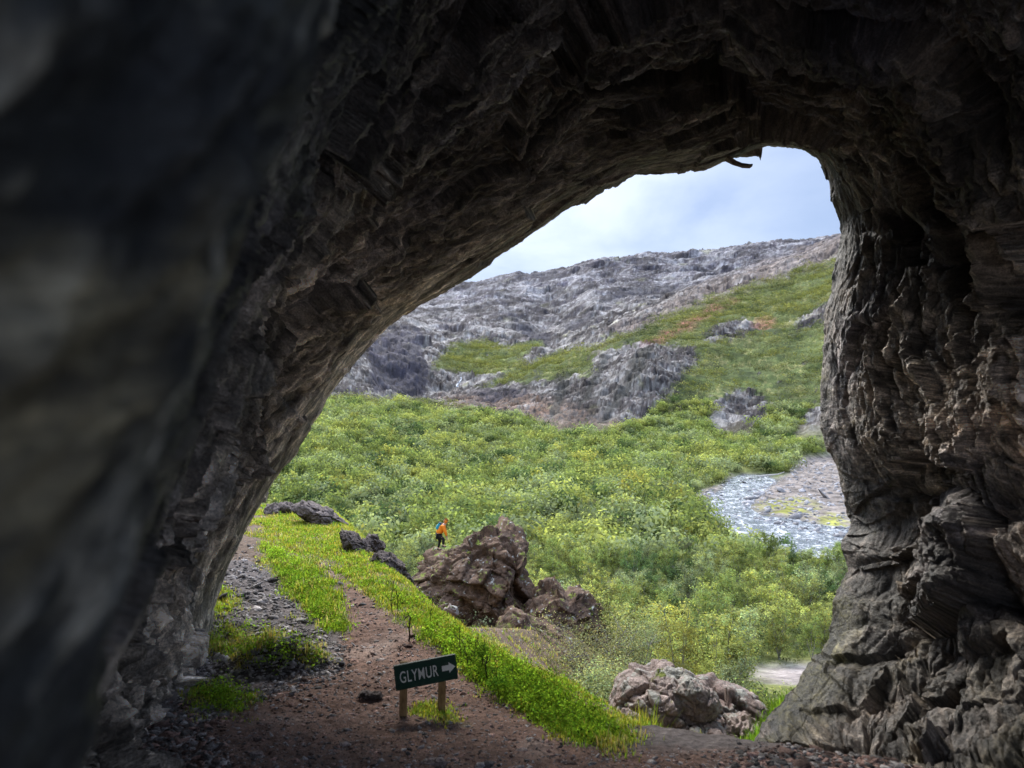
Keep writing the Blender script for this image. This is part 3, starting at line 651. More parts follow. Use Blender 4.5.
rock('boulder', [(682, 745), (690, 712), (704, 694), (724, 692), (744, 698), (760, 706), (768, 716), (760, 740), (730, 760), (700, 760)],
     8.9, .7, M['boulder'], 'reddish flat boulder with white lichen on the right of the pile', 'boulder', seed=56, nt=280, nr=90, lean=.4, amp=1.0, fs=.7, rough=1., crack=.8)
rock('boulder', [(688, 744), (692, 732), (710, 728), (728, 734), (740, 746), (732, 758), (700, 760)], 7.7, .35, M['boulder'], 'small brown boulder at the lip of the cave floor', 'boulder', seed=58, nt=160, nr=60)
rock('boulder', [(722, 740), (732, 722), (746, 716), (758, 724), (762, 744), (750, 756), (730, 756)], 7.9, .3, M['boulder'], 'lichen spotted boulder close to the right cave wall', 'boulder', seed=60, nt=160, nr=60)
rock('boulder', [(612, 730), (618, 716), (630, 712), (642, 718), (644, 732), (632, 742), (616, 742)], 7.7, .25, M['boulder'], 'white lichened stone at the left foot of the pile', 'boulder', seed=62, nt=120, nr=50)
# ------------------------------------------------------------------ leaves, trees
PAL = {'mid': (.27, .32, .115), 'lime': (.40, .42, .15), 'dark': (.105, .155, .07), 'grey': (.33, .37, .21), 'gold': (.42, .40, .12), 'olive': (.31, .30, .16)}
def leafcloud(centers, spread, n, size, base, var, r_):
    idx = r_.integers(0, len(centers), n); c0 = centers[idx]+r_.normal(0, 1, (n, 3))*spread[idx, None]*np.array((1, 1, .8))
    cm = centers.mean(0)
    nn = (c0-centers[idx])/(spread[idx, None]+1e-6)*.35+(c0-cm)/(np.abs(c0-cm).max()+1e-6)*.7+np.array((0, 0, .55))+r_.normal(0, .42, (n, 3))
    nn /= np.linalg.norm(nn, axis=1, keepdims=True)
    a = np.cross(nn, r_.normal(0, 1, (n, 3))); a /= np.linalg.norm(a, axis=1, keepdims=True)
    b = np.cross(nn, a)
    s = size*r_.uniform(.6, 1.3, (n, 1))
    V = np.stack([c0-a*s, c0+b*s*.55, c0+a*s, c0-b*s*.55], 1).reshape(-1, 3)
    Fq = np.arange(4*n).reshape(-1, 4)
    cl = np.asarray(base)[None]*(1+var*r_.normal(0, 1, (n, 1)))+0
    clump = 1+.34*r_.normal(0, 1, (len(centers), 1)); cl = cl*clump[idx]
    hue = r_.normal(0, .10, (n, 1)); cl = cl*np.concatenate([1+hue, 1+0*hue, 1-hue], 1)
    return V, Fq, np.repeat(np.clip(cl, .01, .8), 4, 0)
def tube(pts, rad, k=6):
    pts = np.asarray(pts, float); V = []; Fq = []
    for i, p in enumerate(pts):
        t = pts[min(i+1, len(pts)-1)]-pts[max(i-1, 0)]; t /= np.linalg.norm(t)+1e-9
        a = np.cross(t, (0.3, 1, .1)); a /= np.linalg.norm(a)+1e-9; b = np.cross(t, a)
        for q in range(k):
            an = q/k*math.tau; V.append(p+(a*math.cos(an)+b*math.sin(an))*rad[i])
        if i: Fq += [((i-1)*k+q, (i-1)*k+(q+1) % k, i*k+(q+1) % k, i*k+q) for q in range(k)]
    return V, Fq
def tree_geo(seed, h, w, nleaf, leaf, base, nst=4, airy=.3):
    r_ = np.random.default_rng(seed); TV = []; TF = []; cen_ = []; sp = []
    for s in range(nst):
        az = s/nst*math.tau+r_.uniform(-.5, .5); out = w*.5*r_.uniform(.25, .8) if nst > 1 else w*.1
        hh = h*r_.uniform(.7, 1.); pts = []
        for i in range(7):
            t = i/6; pts.append((out*math.cos(az)*t**1.2+r_.normal(0, .03)*h*.3, out*math.sin(az)*t**1.2+r_.normal(0, .03)*h*.3, hh*t-.15))
        v, f_ = tube(pts, [.028*h/2.5*(1-.85*i/6) for i in range(7)], 5); o_ = len(TV); TV += v; TF += [tuple(q+o_ for q in x_) for x_ in f_]
        for b_ in range(7):
            t = r_.uniform(.22, .95); i = min(5, int(t*6)); p = np.array(pts[i])*(1-(t*6-i))+np.array(pts[i+1])*(t*6-i)
            a2 = r_.uniform(0, math.tau); L = w*.42*r_.uniform(.5, 1.)*(1.15-t*.7)
            e_ = p+np.array((math.cos(a2)*L, math.sin(a2)*L, L*r_.uniform(.2, .9)))
            mid_ = (p+e_)/2+np.array((0, 0, -.05*L))
            v, f_ = tube([p, mid_, e_], [.011*h/2.5, .007*h/2.5, .003], 4); o_ = len(TV); TV += v; TF += [tuple(q+o_ for q in x_) for x_ in f_]
            for m__ in (.45, .75, 1.0): cen_.append(p*(1-m__)+e_*m__); sp.append(airy*.26*w*r_.uniform(.5, 1.1))
        cen_.append(np.array(pts[-1])); sp.append(airy*.3*w)
        cen_.append(np.array(pts[-2])); sp.append(airy*.3*w)
    V, Fq, cl = leafcloud(np.array(cen_), np.array(sp), nleaf, leaf, base, .18, r_)
    top = np.clip((V[:, 2:3]/h), 0, 1); rad_ = np.clip(np.hypot(V[:, 0:1], V[:, 1:2])/(w*.5), 0, 1); cl = cl*(.40+.55*top+.35*rad_)  # crown self-shading put into the leaf colour, darker low and inside
    return np.array(TV), TF, V, Fq, cl
def tree_proto(name, seed, h, w, nleaf, leaf, base, nst=4, airy=.55):
    TV, TF, V, Fq, cl = tree_geo(seed, h, w, nleaf, leaf, base, nst, airy)
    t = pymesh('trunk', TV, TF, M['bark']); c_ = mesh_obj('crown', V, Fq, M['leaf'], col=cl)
    COL.objects.unlink(t); COL.objects.unlink(c_)
    return (name, t, c_, h, w, (V, Fq, cl))
def plant(proto, loc, sc, rz, label, cat, group):
    e_ = bpy.data.objects.new(proto[0], None); e_.location = loc; e_.rotation_euler = (0, 0, rz); e_.scale = (sc, sc, sc*random.uniform(.88, 1.12)); COL.objects.link(e_)
    for src in proto[1:3]:
        c_ = src.copy(); COL.objects.link(c_); c_.parent = e_
    return tag(e_, label, cat, group)
kinds = ['mid', 'mid', 'lime', 'dark', 'grey', 'lime', 'gold', 'mid', 'grey']
PR = [tree_proto('birch_tree', 100+i, 3.6, 2.8, 2700, .062, PAL[k_], 3+i % 3, .24) for i, k_ in enumerate(kinds)]
LBL = {'mid': 'mid green birch growing in the woodland below the cave mouth', 'lime': 'bright lime green birch in the woodland below the cave mouth',
       'dark': 'dark green birch in the woodland below the cave mouth', 'grey': 'pale greyish green willow-like birch in the woodland below the cave mouth', 'gold': 'birch with yellow autumn leaves in the woodland below the cave mouth'}
NTRE = 0
def ok_spot(x, y, mr=1.5):
    xa = np.array([x]); ya = np.array([y])
    for q in (RIVER, BAR, BAR2, SAND):
        if inpoly(xa, ya, q, mr)[0] > .02: return False
    return True
# nearest trees, one object each
pts_n = []
tries = 0
rr = random.Random(5)
while len(pts_n) < 262 and tries < 60000:
    tries += 1
    y_ = rr.uniform(27, 84); y_ = 27+(84-27)*math.sqrt(rr.random())
    px_ = rr.uniform(300, 850); x_ = (px_-CX)/F*y_
    if y_ < 33 and px_ < 620: continue
    if y_ < 47 and px_ < 600: continue
    sp_ = 2.0 if y_ < 60 else 2.3
    if not ok_spot(x_, y_, .6) or (742 < px_ < 860 and 20 < y_ < 50): continue
    if any((x_-a)**2+(y_-b)**2 < sp_*sp_ for a, b in pts_n): continue
    pts_n.append((x_, y_))
for x_, y_ in pts_n:
    g_ = math.sin(x_*.35)+math.sin(y_*.22+x_*.1)+rr.uniform(-1.2, 1.2)
    px_ = CX+F*x_/y_
    k_ = 'dark' if g_ < -1.4 else 'grey' if g_ < -.3 else 'mid' if g_ < .7 else 'lime'
    if 600 < px_ < 740 and y_ < 62 and rr.random() < .28: k_ = 'gold'
    pr = rr.choice([PR[i] for i in range(len(kinds)) if kinds[i] == k_])
    sc = rr.uniform(.7, 1.15)
    plant(pr, (x_, y_, float(ground_z([x_], [y_])[0])-.05), sc, rr.uniform(0, 6.28), LBL[k_], 'birch tree', 'birches in the valley woodland'); NTRE += 1
# a few slender trees standing by themselves in front
for (px_, py_, y_, h_, w_, nl, k_, lab) in [(712, 694, 27, 2.9, 1.7, 1500, 'lime', 'slender open birch with dark visible trunk left of the sandy clearing'),
                                      (680, 690, 26, 3.3, 2.0, 2600, 'gold', 'yellowing birch directly behind the pale boulders'),
                                      (640, 680, 25, 2.9, 2.2, 3200, 'grey', 'grey green bushy birch behind the largest boulder'),
                                      (735, 705, 22, 1.7, 1.5, 1800, 'grey', 'low leafy birch behind the lichened boulder on the right')]:
    q = unproject([px_], [py_], 14)[0]; x_ = (px_-CX)/F*y_
    z_ = (HY-py_-8)/F*y_
    pr = tree_proto('birch_tree', 300+px_, h_, w_, nl*3, .028, PAL[k_], 1 if px_ == 712 else 3, .36)
    zz = float(ground_z([x_], [y_])[0])
    plant(pr, (x_, y_, min(z_, zz+.3) if abs(z_-zz) < 1.2 else zz-.05), 1 if zz > z_-1 else 1.15, .4, lab, 'birch tree', None)
# olive shrubs under the lower outcrop
SH = [(590, 640, 22, 1.9, 2.2, 'olive', 'pale olive willow shrub hanging beside the crumbling brown rock'),
      (612, 690, 19, 1.5, 1.7, 'olive', 'olive shrub below the crumbling rock near the grass bank'),
      (632, 665, 21, 2.0, 1.9, 'olive', 'dense grey olive shrub left of the largest boulder'),
      (600, 705, 14, .9, 1.2, 'grey', 'small grey green shrub at the foot of the grass bank'),
      (768, 712, 12, .6, .8, 'mid', 'small green bush against the foot of the right cave wall')]
for i, (px_, pyb, y_, h_, w_, k_, lab) in enumerate(SH):
    pr = tree_proto('shrub', 500+i, h_, w_, 8500, .016, PAL[k_], 6, .42)
    x_ = (px_-CX)/F*y_; z_ = float(ground_z([x_], [y_])[0]); zp = (HY-pyb)/F*y_
    if zp-z_ > .2:                                                       # the slope is steeper there: a taller shrub reaches the same height
        plant(pr, (x_, y_, z_-.05), min(1.6, (zp+h_-z_)/h_), i, lab, 'shrub', None)
    else: plant(pr, (x_, y_, z_-.05), 1, i, lab, 'shrub', None)
# the far wood: thousands of crowns, one object
def lowproto(seed, n):
    r_ = np.random.default_rng(seed); k_ = 9
    c_ = r_.normal(0, 1, (k_, 3))*np.array((.42, .42, .22))+np.array((0, 0, .55)); c_[:, 2] = np.abs(c_[:, 2])
    return leafcloud(c_, np.full(k_, .17), n, .078, (1, 1, 1), .12, r_)
def scatter(locs, sizes, cols, n, seed, nproto=5, hz=.9):
    VV = []; FF = []; CC = []; off = 0; r_ = np.random.default_rng(seed)
    for k_ in range(nproto):
        V, Fq, cl = lowproto(seed*10+k_, n); sel = np.arange(k_, len(locs), nproto)
        if not len(sel): continue
        a = r_.uniform(0, math.tau, len(sel)); ca, sa = np.cos(a)[:, None], np.sin(a)[:, None]; s = sizes[sel][:, None]
        vx = (V[None, :, 0]*ca-V[None, :, 1]*sa)*s+locs[sel, 0][:, None]; vy = (V[None, :, 0]*sa+V[None, :, 1]*ca)*s+locs[sel, 1][:, None]; vz = V[None, :, 2]*s*hz+locs[sel, 2][:, None]
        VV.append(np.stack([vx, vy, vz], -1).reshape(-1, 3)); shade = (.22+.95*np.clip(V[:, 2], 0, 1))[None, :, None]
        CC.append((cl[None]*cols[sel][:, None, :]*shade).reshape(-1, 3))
        FF.append((Fq[None]+(np.arange(len(sel))*len(V))[:, None, None]).reshape(-1, 4)+off); off += len(sel)*len(V)
    return np.vstack(VV), np.vstack(FF), np.vstack(CC)
def colours(x, y, r_, sc=.08, cool=0.):
    g_ = fbm(x*sc, y*sc, None, 3, 91)*2.2+r_.normal(0, .45, len(x))
    c_ = np.zeros((len(x), 3))+np.array(PAL['mid'])
    c_ = np.where((g_ > .5)[:, None], PAL['lime'], c_); c_ = np.where((g_ < -.15)[:, None], PAL['grey'], c_); c_ = np.where((g_ < -.75)[:, None], PAL['dark'], c_)
    c_ = np.where((r_.random(len(x)) < .012)[:, None], PAL['gold'], c_)
    return c_*r_.uniform(.8, 1.2, (len(x), 1))
r_ = np.random.default_rng(77)
n = 6800
y_ = np.sqrt(r_.uniform(84**2, 300**2, n)); px_ = r_.uniform(240, 860, n); x_ = (px_-CX)/F*y_
keep = (inpoly(x_, y_, RIVER, 1.5) < .05) & (inpoly(x_, y_, BAR, 1) < .3) & (inpoly(x_, y_, BAR2, 1) < .3)
zb = hbase(x_, y_); pyb = HY-F*zb/y_
keep &= ~((y_ > 235) & (greenmask(px_, pyb, x_/y_*40, np.log(y_)*26) < .4)) & (r_.random(n) < .93)
x_, y_ = x_[keep], y_[keep]
loc = np.stack([x_, y_, ground_z(x_, y_)-.2], -1)
V_, F_, C_ = scatter(loc, r_.uniform(1.5, 3.0, len(x_))*(1+.7*sst(.6, .98, r_.random(len(x_)))), colours(x_, y_, r_), 260, 4, hz=1.05)
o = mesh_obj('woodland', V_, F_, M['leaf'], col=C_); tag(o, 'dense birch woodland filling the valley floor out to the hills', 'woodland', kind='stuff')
n = 27000
y_ = np.sqrt(r_.uniform(290**2, 1100**2, n)); px_ = r_.uniform(330, 870, n); x_ = (px_-CX)/F*y_
zb = hbase(x_, y_); pyb = HY-F*zb/y_
gk = greenmask(px_, pyb, x_/y_*40, np.log(y_)*26)
dens = sst(-.45, .15, fbm(x_/28, y_/45, None, 4, 92))*.9+.1
keep = (gk > .5) & (r_.random(n) < dens)
x_, y_ = x_[keep], y_[keep]
loc = np.stack([x_, y_, ground_z(x_, y_)-.5], -1)
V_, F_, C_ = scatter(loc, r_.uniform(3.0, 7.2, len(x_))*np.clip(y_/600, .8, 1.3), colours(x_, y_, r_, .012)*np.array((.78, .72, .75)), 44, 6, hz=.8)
o = mesh_obj('hillside_scrub', V_, F_, M['leaf'], col=C_); tag(o, 'green birch scrub covering the far hillside slopes', 'scrub', kind='stuff')
# undergrowth between the near trees
n = 2600
y_ = np.sqrt(r_.uniform(23**2, 86**2, n)); px_ = r_.uniform(300, 860, n); x_ = (px_-CX)/F*y_
keep = (inpoly(x_, y_, SAND, .8) < .1) & ~((px_ > 742) & (y_ > 18) & (y_ < 48)) & (inpoly(x_, y_, RIVER, 1) < .1) & ~((y_ < 32) & (px_ < 600)) & (fbm(x_*.2, y_*.2, None, 3, 93) > -.35)
x_, y_ = x_[keep], y_[keep]
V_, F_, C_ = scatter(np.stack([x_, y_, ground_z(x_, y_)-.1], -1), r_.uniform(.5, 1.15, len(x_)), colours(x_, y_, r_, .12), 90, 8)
o = mesh_obj('undergrowth', V_, F_, M['leaf'], col=C_); tag(o, 'low green undergrowth between the nearest birches', 'undergrowth', kind='stuff')
n = 900
x_ = r_.uniform(-14, 14, 4000)*1.0; y_ = r_.uniform(14, 30, 4000); e_ = x_-ridge_x(y_)
keep = (e_ > .9) & (r_.random(4000) < .16) & (fbm(x_*.5, y_*.5, None, 3, 94) > .0)
x_, y_ = x_[keep], y_[keep]
V_, F_, C_ = scatter(np.stack([x_, y_, ground_z(x_, y_)-.05], -1), r_.uniform(.2, .5, len(x_)), np.tile(PAL['olive'], (len(x_), 1))*r_.uniform(.6, 1.2, (len(x_), 1)), 90, 9, hz=.7)
o = mesh_obj('slope_scrub', V_, F_, M['leaf'], col=C_); tag(o, 'dry olive scrub on the brown slope below the outcrop', 'scrub', kind='stuff')

# ------------------------------------------------------------------ grass
def polysample(poly, n, r_):
    xs = [p[0] for p in poly]; ys = [p[1] for p in poly]; out = []
    while sum(len(a) for a in out) < n:
        a = np.stack([r_.uniform(min(xs), max(xs), n), r_.uniform(min(ys), max(ys), n)], -1); out.append(a[inpoly(a[:, 0], a[:, 1], poly) > .5])
    return np.vstack(out)[:n]
def blades(roots, h, w, base, r_, lean=.5):
    n = len(roots); az = r_.uniform(0, math.tau, n); d_ = np.stack([np.cos(az), np.sin(az), 0*az], -1); s_ = np.stack([-np.sin(az), np.cos(az), 0*az], -1)
    h = (h*r_.uniform(.45, 1.25, n))[:, None]; w = (w*r_.uniform(.7, 1.3, n))[:, None]; L = (lean*r_.uniform(.2, 1.3, n))[:, None]
    up = np.array((0, 0, 1.))
    p0 = roots-up*.01; p1 = roots+up*h*.6+d_*h*L*.35; p2 = roots+up*h*.92+d_*h*L
    V = np.stack([p0-s_*w, p0+s_*w, p1+s_*w*.7, p1-s_*w*.7, p2+s_*w*.12, p2-s_*w*.12], 1).reshape(-1, 3)
    k_ = (np.arange(n)*6)[:, None]; Fq = np.concatenate([k_+np.array([[0, 1, 2, 3]]), k_+np.array([[3, 2, 4, 5]])], 0)
    c_ = base*(1+.2*r_.normal(0, 1, (n, 1))); hue = r_.normal(0, .15, (n, 1)); c_ = c_*np.concatenate([1+hue, 1+0*hue, 1-hue], 1)
    c_ = np.repeat(c_[:, None], 6, 1); c_[:, :2] *= .55; c_[:, 4:] *= 1.15
    return V, Fq, np.clip(c_.reshape(-1, 3), .01, .9)
acc = [[], [], []]; off = 0
def addb(t):
    global off
    acc[0].append(t[0]); acc[1].append(t[1]+off); acc[2].append(t[2]); off += len(t[0])
LG = np.array((.30, .42, .06)); YG = np.array((.42, .42, .09)); DG = np.array((.15, .26, .04)); STR = np.array((.50, .43, .22))
def tufts(poly, nt, per, h, spread, dmin=4.2, cols=(LG, YG, DG, STR), wd=.0045, wt=(.45, .27, .13, .15)):
    p = polysample(poly, nt, r_); w_ = 9*sst(720, 560, p[:, 1])+2; p = p+np.stack([w_*fbm(p[:, 0]/9., p[:, 1]/9., None, 3, 97)*1.6, w_*.6*fbm(p[:, 0]/8., p[:, 1]/8., None, 3, 98)], -1)+r_.normal(0, 1, p.shape)*np.where(r_.random((len(p), 1)) < .12, 7, 1.)
    q = unproject(p[:, 0], p[:, 1], dmin)
    m_ = fbm(q[:, 0]*1.6, q[:, 1]*1.2, None, 3, 95); m_ = m_+.5*fbm(q[:, 0]*6, q[:, 1]*5, None, 2, 99); q = q[m_ > r_.uniform(-.3, .3, len(q))]
    rt = np.repeat(q, per, 0); rt[:, :2] += r_.normal(0, spread, (len(rt), 2)); rt[:, 2] = ground_z(rt[:, 0], rt[:, 1])
    ci = np.repeat(r_.choice(len(cols), len(q), p=wt), per); hh = h*np.repeat(r_.uniform(.45, 1.2, len(q))*np.where(r_.random(len(q)) < .1, 1.9, 1.), per)
    addb(blades(rt, hh, wd*np.clip(rt[:, 1]/8, 1, 2.2), np.array(cols)[ci], r_))
tufts(G_RIDGE, 6200, 14, .042, .05)
tufts([(480, 684), (430, 644), (500, 646), (580, 686), (628, 742), (578, 742)], 1500, 11, .036, .05)
tufts([(262, 545), (290, 560), (318, 562), (338, 598), (346, 634), (324, 630), (290, 592)], 1300, 15, .075, .05, cols=(LG, DG, YG, STR))
tufts([(255, 535), (285, 500), (330, 513), (372, 556), (336, 572), (300, 556)], 1200, 12, .06, .1, cols=(YG, LG, STR), wt=(.5, .35, .15))
for g in G_BITS: tufts(g, 240, 12, .04, .05, wt=(.35, .35, .1, .2))
tufts([(196, 655), (226, 628), (262, 630), (310, 645), (330, 656), (290, 662), (250, 664)], 200, 22, .06, .04, cols=(STR, YG, LG), wt=(.5, .3, .2))
tufts([(640, 720), (655, 720), (676, 752), (655, 752)], 200, 24, .16, .05, 6.4)
tufts([(684, 712), (700, 716), (700, 730), (686, 726)], 60, 20, .09, .04, 6.4)
yv = np.concatenate([r_.uniform(5.8, 18, 5200), r_.uniform(14.5, 19, 4200)]); ev = np.concatenate([r_.uniform(-.35, .7, 5200), r_.uniform(-2.6, .3, 4200)])*np.clip(yv/8, .6, 1.6); q = np.stack([ridge_x(yv)+ev, yv, 0*yv], -1)
q = q[(fbm(q[:, 0]*1.3, q[:, 1]*1.1, None, 3, 96) > r_.uniform(-.4, .35, len(q)))]
rt = np.repeat(q, 14, 0); rt[:, :2] += r_.normal(0, .05, (len(rt), 2)); rt[:, 2] = ground_z(rt[:, 0], rt[:, 1])
addb(blades(rt, .045*np.repeat(r_.uniform(.5, 1.4, len(q)), 14), .0045*np.clip(rt[:, 1]/8, 1, 2.2), np.repeat(np.array((LG, YG, STR))[r_.choice(3, len(q), p=(.45, .35, .2))], 14, 0), r_))
tufts([(400, 580), (520, 650), (640, 740), (620, 760), (500, 660)], 500, 12, .05, .06, cols=(STR, YG, LG), wt=(.5, .3, .2))
tufts([(455, 600), (560, 620), (610, 690), (560, 705), (500, 660)], 700, 10, .09, .12, 11, cols=(STR, YG, LG), wt=(.6, .25, .15))
# broad-leaved weeds between the blades
for poly, nw in ((G_RIDGE, 500), ([(420, 625), (500, 655), (620, 740), (560, 735), (470, 680)], 420), ([(262, 545), (300, 560), (346, 634), (324, 630), (290, 592)], 220), (G_BITS[0], 60), (G_BITS[1], 50)):
    p = polysample(poly, nw, r_); q = unproject(p[:, 0], p[:, 1]); ce = np.repeat(q, 2, 0)+r_.normal(0, .04, (len(q)*2, 3)); ce[:, 2] = ground_z(ce[:, 0], ce[:, 1])+r_.uniform(.015, .07, len(ce))
    addb_ = leafcloud(ce, np.full(len(ce), .035), len(ce)*16, .013, (.26, .40, .05), .2, r_)
    acc[0].append(addb_[0]); acc[1].append(addb_[1]+off); acc[2].append(addb_[2]); off += len(addb_[0])
# grass at the foot of the right wall
bx = []
for i in range(260):
    t = r_.random(); px_ = 752+46*t+r_.normal(0, 5); y_ = 7.0+1.4*t+r_.normal(0, .1)
    bx.append(((px_-CX)/F*y_, y_, (HY-(752-58*t))/F*y_-.15+r_.normal(0, .04)))
rt = np.repeat(np.array(bx), 22, 0); rt += r_.normal(0, .05, rt.shape)*np.array((1, 1, .3))
addb(blades(rt, np.full(len(rt), .17), .004, np.array(DG*1.2+LG*.3)[None]*np.ones((len(rt), 1)), r_, .7))
o = mesh_obj('grass', np.vstack(acc[0]), np.vstack(acc[1]), M['grass'], col=np.vstack(acc[2])); tag(o, 'bright green grass on the ridge beside the path', 'grass', kind='stuff')

# ------------------------------------------------------------------ loose stones
def stones(q, sizes, cols, seed):
    r2 = np.random.default_rng(seed); ico = np.array([(0, 0, 1), (.9, 0, .3), (.28, .86, .25), (-.73, .53, .3), (-.7, -.55, .25), (.3, -.85, .3), (.7, .5, -.4), (-.3, .85, -.4), (-.9, 0, -.4), (-.2, -.8, -.4), (.75, -.5, -.4), (0, 0, -.7)])
    fc = np.array([(0, 1, 2), (0, 2, 3), (0, 3, 4), (0, 4, 5), (0, 5, 1), (1, 6, 2), (2, 6, 7), (2, 7, 3), (3, 7, 8), (3, 8, 4), (4, 8, 9), (4, 9, 5), (5, 9, 10), (5, 10, 1), (1, 10, 6)])
    n = len(q); v = ico[None]*(1+.35*r2.normal(0, 1, (n, 12, 1)).clip(-1.5, 1.5)*.6)*np.stack([r2.uniform(.7, 1.5, n), r2.uniform(.5, 1.1, n), r2.uniform(.2, .6, n)], -1)[:, None]
    a = r2.uniform(0, math.tau, n); ca, sa = np.cos(a)[:, None], np.sin(a)[:, None]; tl = r2.normal(0, .35, n)[:, None]
    x1 = v[..., 0]*ca-v[..., 1]*sa; y1 = v[..., 0]*sa+v[..., 1]*ca; z1 = v[..., 2]+tl*x1
    vv = np.stack([x1, y1, z1], -1)*sizes[:, None, None]+q[:, None]
    return vv.reshape(-1, 3), (fc[None]+(np.arange(n)*12)[:, None, None]).reshape(-1, 3), np.repeat(cols, 12, 0)
n = 120000
px_ = r_.uniform(60, 1030, n); py_ = 500+290*r_.random(n)**.8
q = unproject(px_, py_)
onp = inpoly(px_, py_, PATH, 4); ong = inpoly(px_, py_, G_RIDGE, 3)
scr = inpoly(px_, py_, [(190, 640), (215, 570), (250, 545), (290, 592), (324, 632), (345, 640), (345, 680), (300, 690), (200, 720)], 8)
foot = np.maximum(inpoly(px_, py_, [(60, 790), (150, 715), (205, 680), (230, 790)], 12), inpoly(px_, py_, [(740, 752), (860, 735), (1100, 740), (1100, 800), (700, 800)], 12))
brk = inpoly(px_, py_, [(420, 600), (500, 600), (600, 640), (620, 720), (560, 700), (500, 655)], 8)
pr_ = np.clip(.40*onp+.8*scr+.7*foot+.3*brk, 0, 1)*(1-ong*.93)
keep = (r_.random(n) < pr_) & (q[:, 1] < 34)
q = q[keep]; sc_ = scr[keep]; ft = foot[keep]; dd = q[:, 1]
sz = r_.lognormal(0, .55, len(q))*(.0095+.0035*sc_+.010*ft)*np.clip(dd/7, .8, 1.8)
tone = (.07+.45*r_.random((len(q), 1))**1.6)*np.array((1, .93, .92)); warm = r_.random(len(q)) < (.45*(1-sc_)); tone[warm] *= np.array((1.05, .72, .62))
tone *= (1-.2*ft[:, None])
v_, f_, c_ = stones(q, np.clip(sz, .004, .09), tone, 3)
o = mesh_obj('scree_stones', v_, f_, M['stone'], col=c_); tag(o, 'loose grey stones and chips scattered over the path and scree', 'gravel', kind='stuff')
# river stones
n = 2600
y_ = r_.uniform(88, 215, n); px_ = r_.uniform(690, 860, n); x_ = (px_-CX)/F*y_
k1_ = np.maximum(inpoly(x_, y_, BAR, .5), inpoly(x_, y_, BAR2, .5)); k2_ = inpoly(x_, y_, RIVER, .5)
keep = (r_.random(n) < k1_*.9+k2_*.16); x_, y_ = x_[keep], y_[keep]
v_, f_, c_ = stones(np.stack([x_, y_, np.maximum(ground_z(x_, y_), ZV-.2)], -1), r_.lognormal(0, .5, len(x_))*.28, r_.uniform(.12, .42, (len(x_), 1))*np.array((1, .95, .95)), 4)
o = mesh_obj('river_stones', v_, f_, M['stone'], col=c_); tag(o, 'grey stones on the gravel bar and in the river', 'gravel', kind='stuff')
# single stones one can point to
for i, (a, b, s, lab) in enumerate([(370, 698, 15, 'dark flat rock half buried in the path left of the sign'), (436, 764, 14, 'pale flat stone at the bottom edge of the path'), (300, 622, 10, 'pale grey stone lying on the scree beside the grass'),
                                   (256, 755, 9, 'brown stone on the path near the left wall'), (520, 752, 8, 'flat stone on the brown floor right of the sign'), (345, 745, 7, 'light stone in the middle of the path'), (882, 758, 15, 'flat slab among rubble under the right wall'), (835, 752, 10, 'angular stone at the foot of the right wall')]):
    q = unproject([a], [b])[0]; w = s/F*q[1]; rr2 = random.Random(i)
    ol = [(a+s*.9*math.cos(t)*rr2.uniform(.8, 1.1), b-s*.1+s*.30*math.sin(t)*rr2.uniform(.8, 1.1)) for t in [k_/9*math.tau for k_ in range(9)]]
    rock('stone', ol, q[1], w*.5, M['darkrock'] if i == 0 else M['boulder'], lab, 'stone', seed=200+i, nt=60, nr=24)
# driftwood by the river bend
a = unproject([758], [481])[0]; v_, f_ = tube([(0, 0, .5), (2.2, .3, .8), (4.5, .2, 1.0), (6.3, .8, 1.5)], [.22, .2, .15, .06], 7)
o = pymesh('driftwood', v_, f_, mat_bark('grey_driftwood', (.3, .28, .25), (.5, .48, .45))); o.location = (float(a[0]), float(a[1]), ZV); tag(o, 'grey driftwood log lying at the river bend', 'log')

# ------------------------------------------------------------------ dry stalks on the bank
def stalk(px_, pyb, top, label, lean=0, r=.006, curl=False, twigs=3, leafy=0, seed=0):
    q = unproject([px_], [pyb])[0]; h = (pyb-top)/F*q[1]; rr2 = random.Random(seed)
    root = empty('leafy_plant' if leafy else 'dry_stalk', tuple(q))
    pts_ = [(lean*h*t**1.5+rr2.uniform(-.01, .01), 0, h*t-.02*(t == 0)) for t in [k_/6 for k_ in range(7)]]
    if curl: pts_ += [(lean*h-.02, 0, h+.012), (lean*h-.05, 0, h-.002), (lean*h-.06, .0, h-.03)]
    v_, f_ = tube(pts_, [r*(1-.06*k_) for k_ in range(len(pts_))], 6)
    for k_ in range(twigs):
        t = rr2.uniform(.3, .85); p = np.array(pts_[int(t*6)]); s = rr2.choice((-1, 1)); L = h*rr2.uniform(.2, .4)
        w, g = tube([p, p+np.array((s*L*.5, rr2.uniform(-.03, .03), L*.6)), p+np.array((s*L*.7, 0, L*1.2))], [r*.6, r*.45, r*.2], 5); o_ = len(v_); v_ += w; f_ += [tuple(z_+o_ for z_ in x_) for x_ in g]
    pymesh('stem', v_, f_, M['stem'], root)
    if leafy:
        r3 = np.random.default_rng(seed); ce = np.array([(r3.normal(0, h*.18), r3.normal(0, h*.15), h*r3.uniform(.25, .95)) for _ in range(14)])
        V, Fq, cl = leafcloud(ce, np.full(14, h*.09), leafy, .013*q[1]/8, (.14, .26, .04), .2, r3); mesh_obj('leaves', V, Fq, M['leaf'], root, cl)
    return tag(root, label, 'plant' if leafy else 'dry stalk')
stalk(409, 642, 618, 'dark hooked stalk standing on the grass bank left of the sign', .05, .011, True, 0, seed=1)
stalk(391, 612, 582, 'thin forked dry stalk on the ridge above the hooked one', .08, .006, seed=2)
stalk(398, 614, 590, 'short thin dry stalk on the ridge beside the forked one', -.05, .005, seed=3, twigs=1)
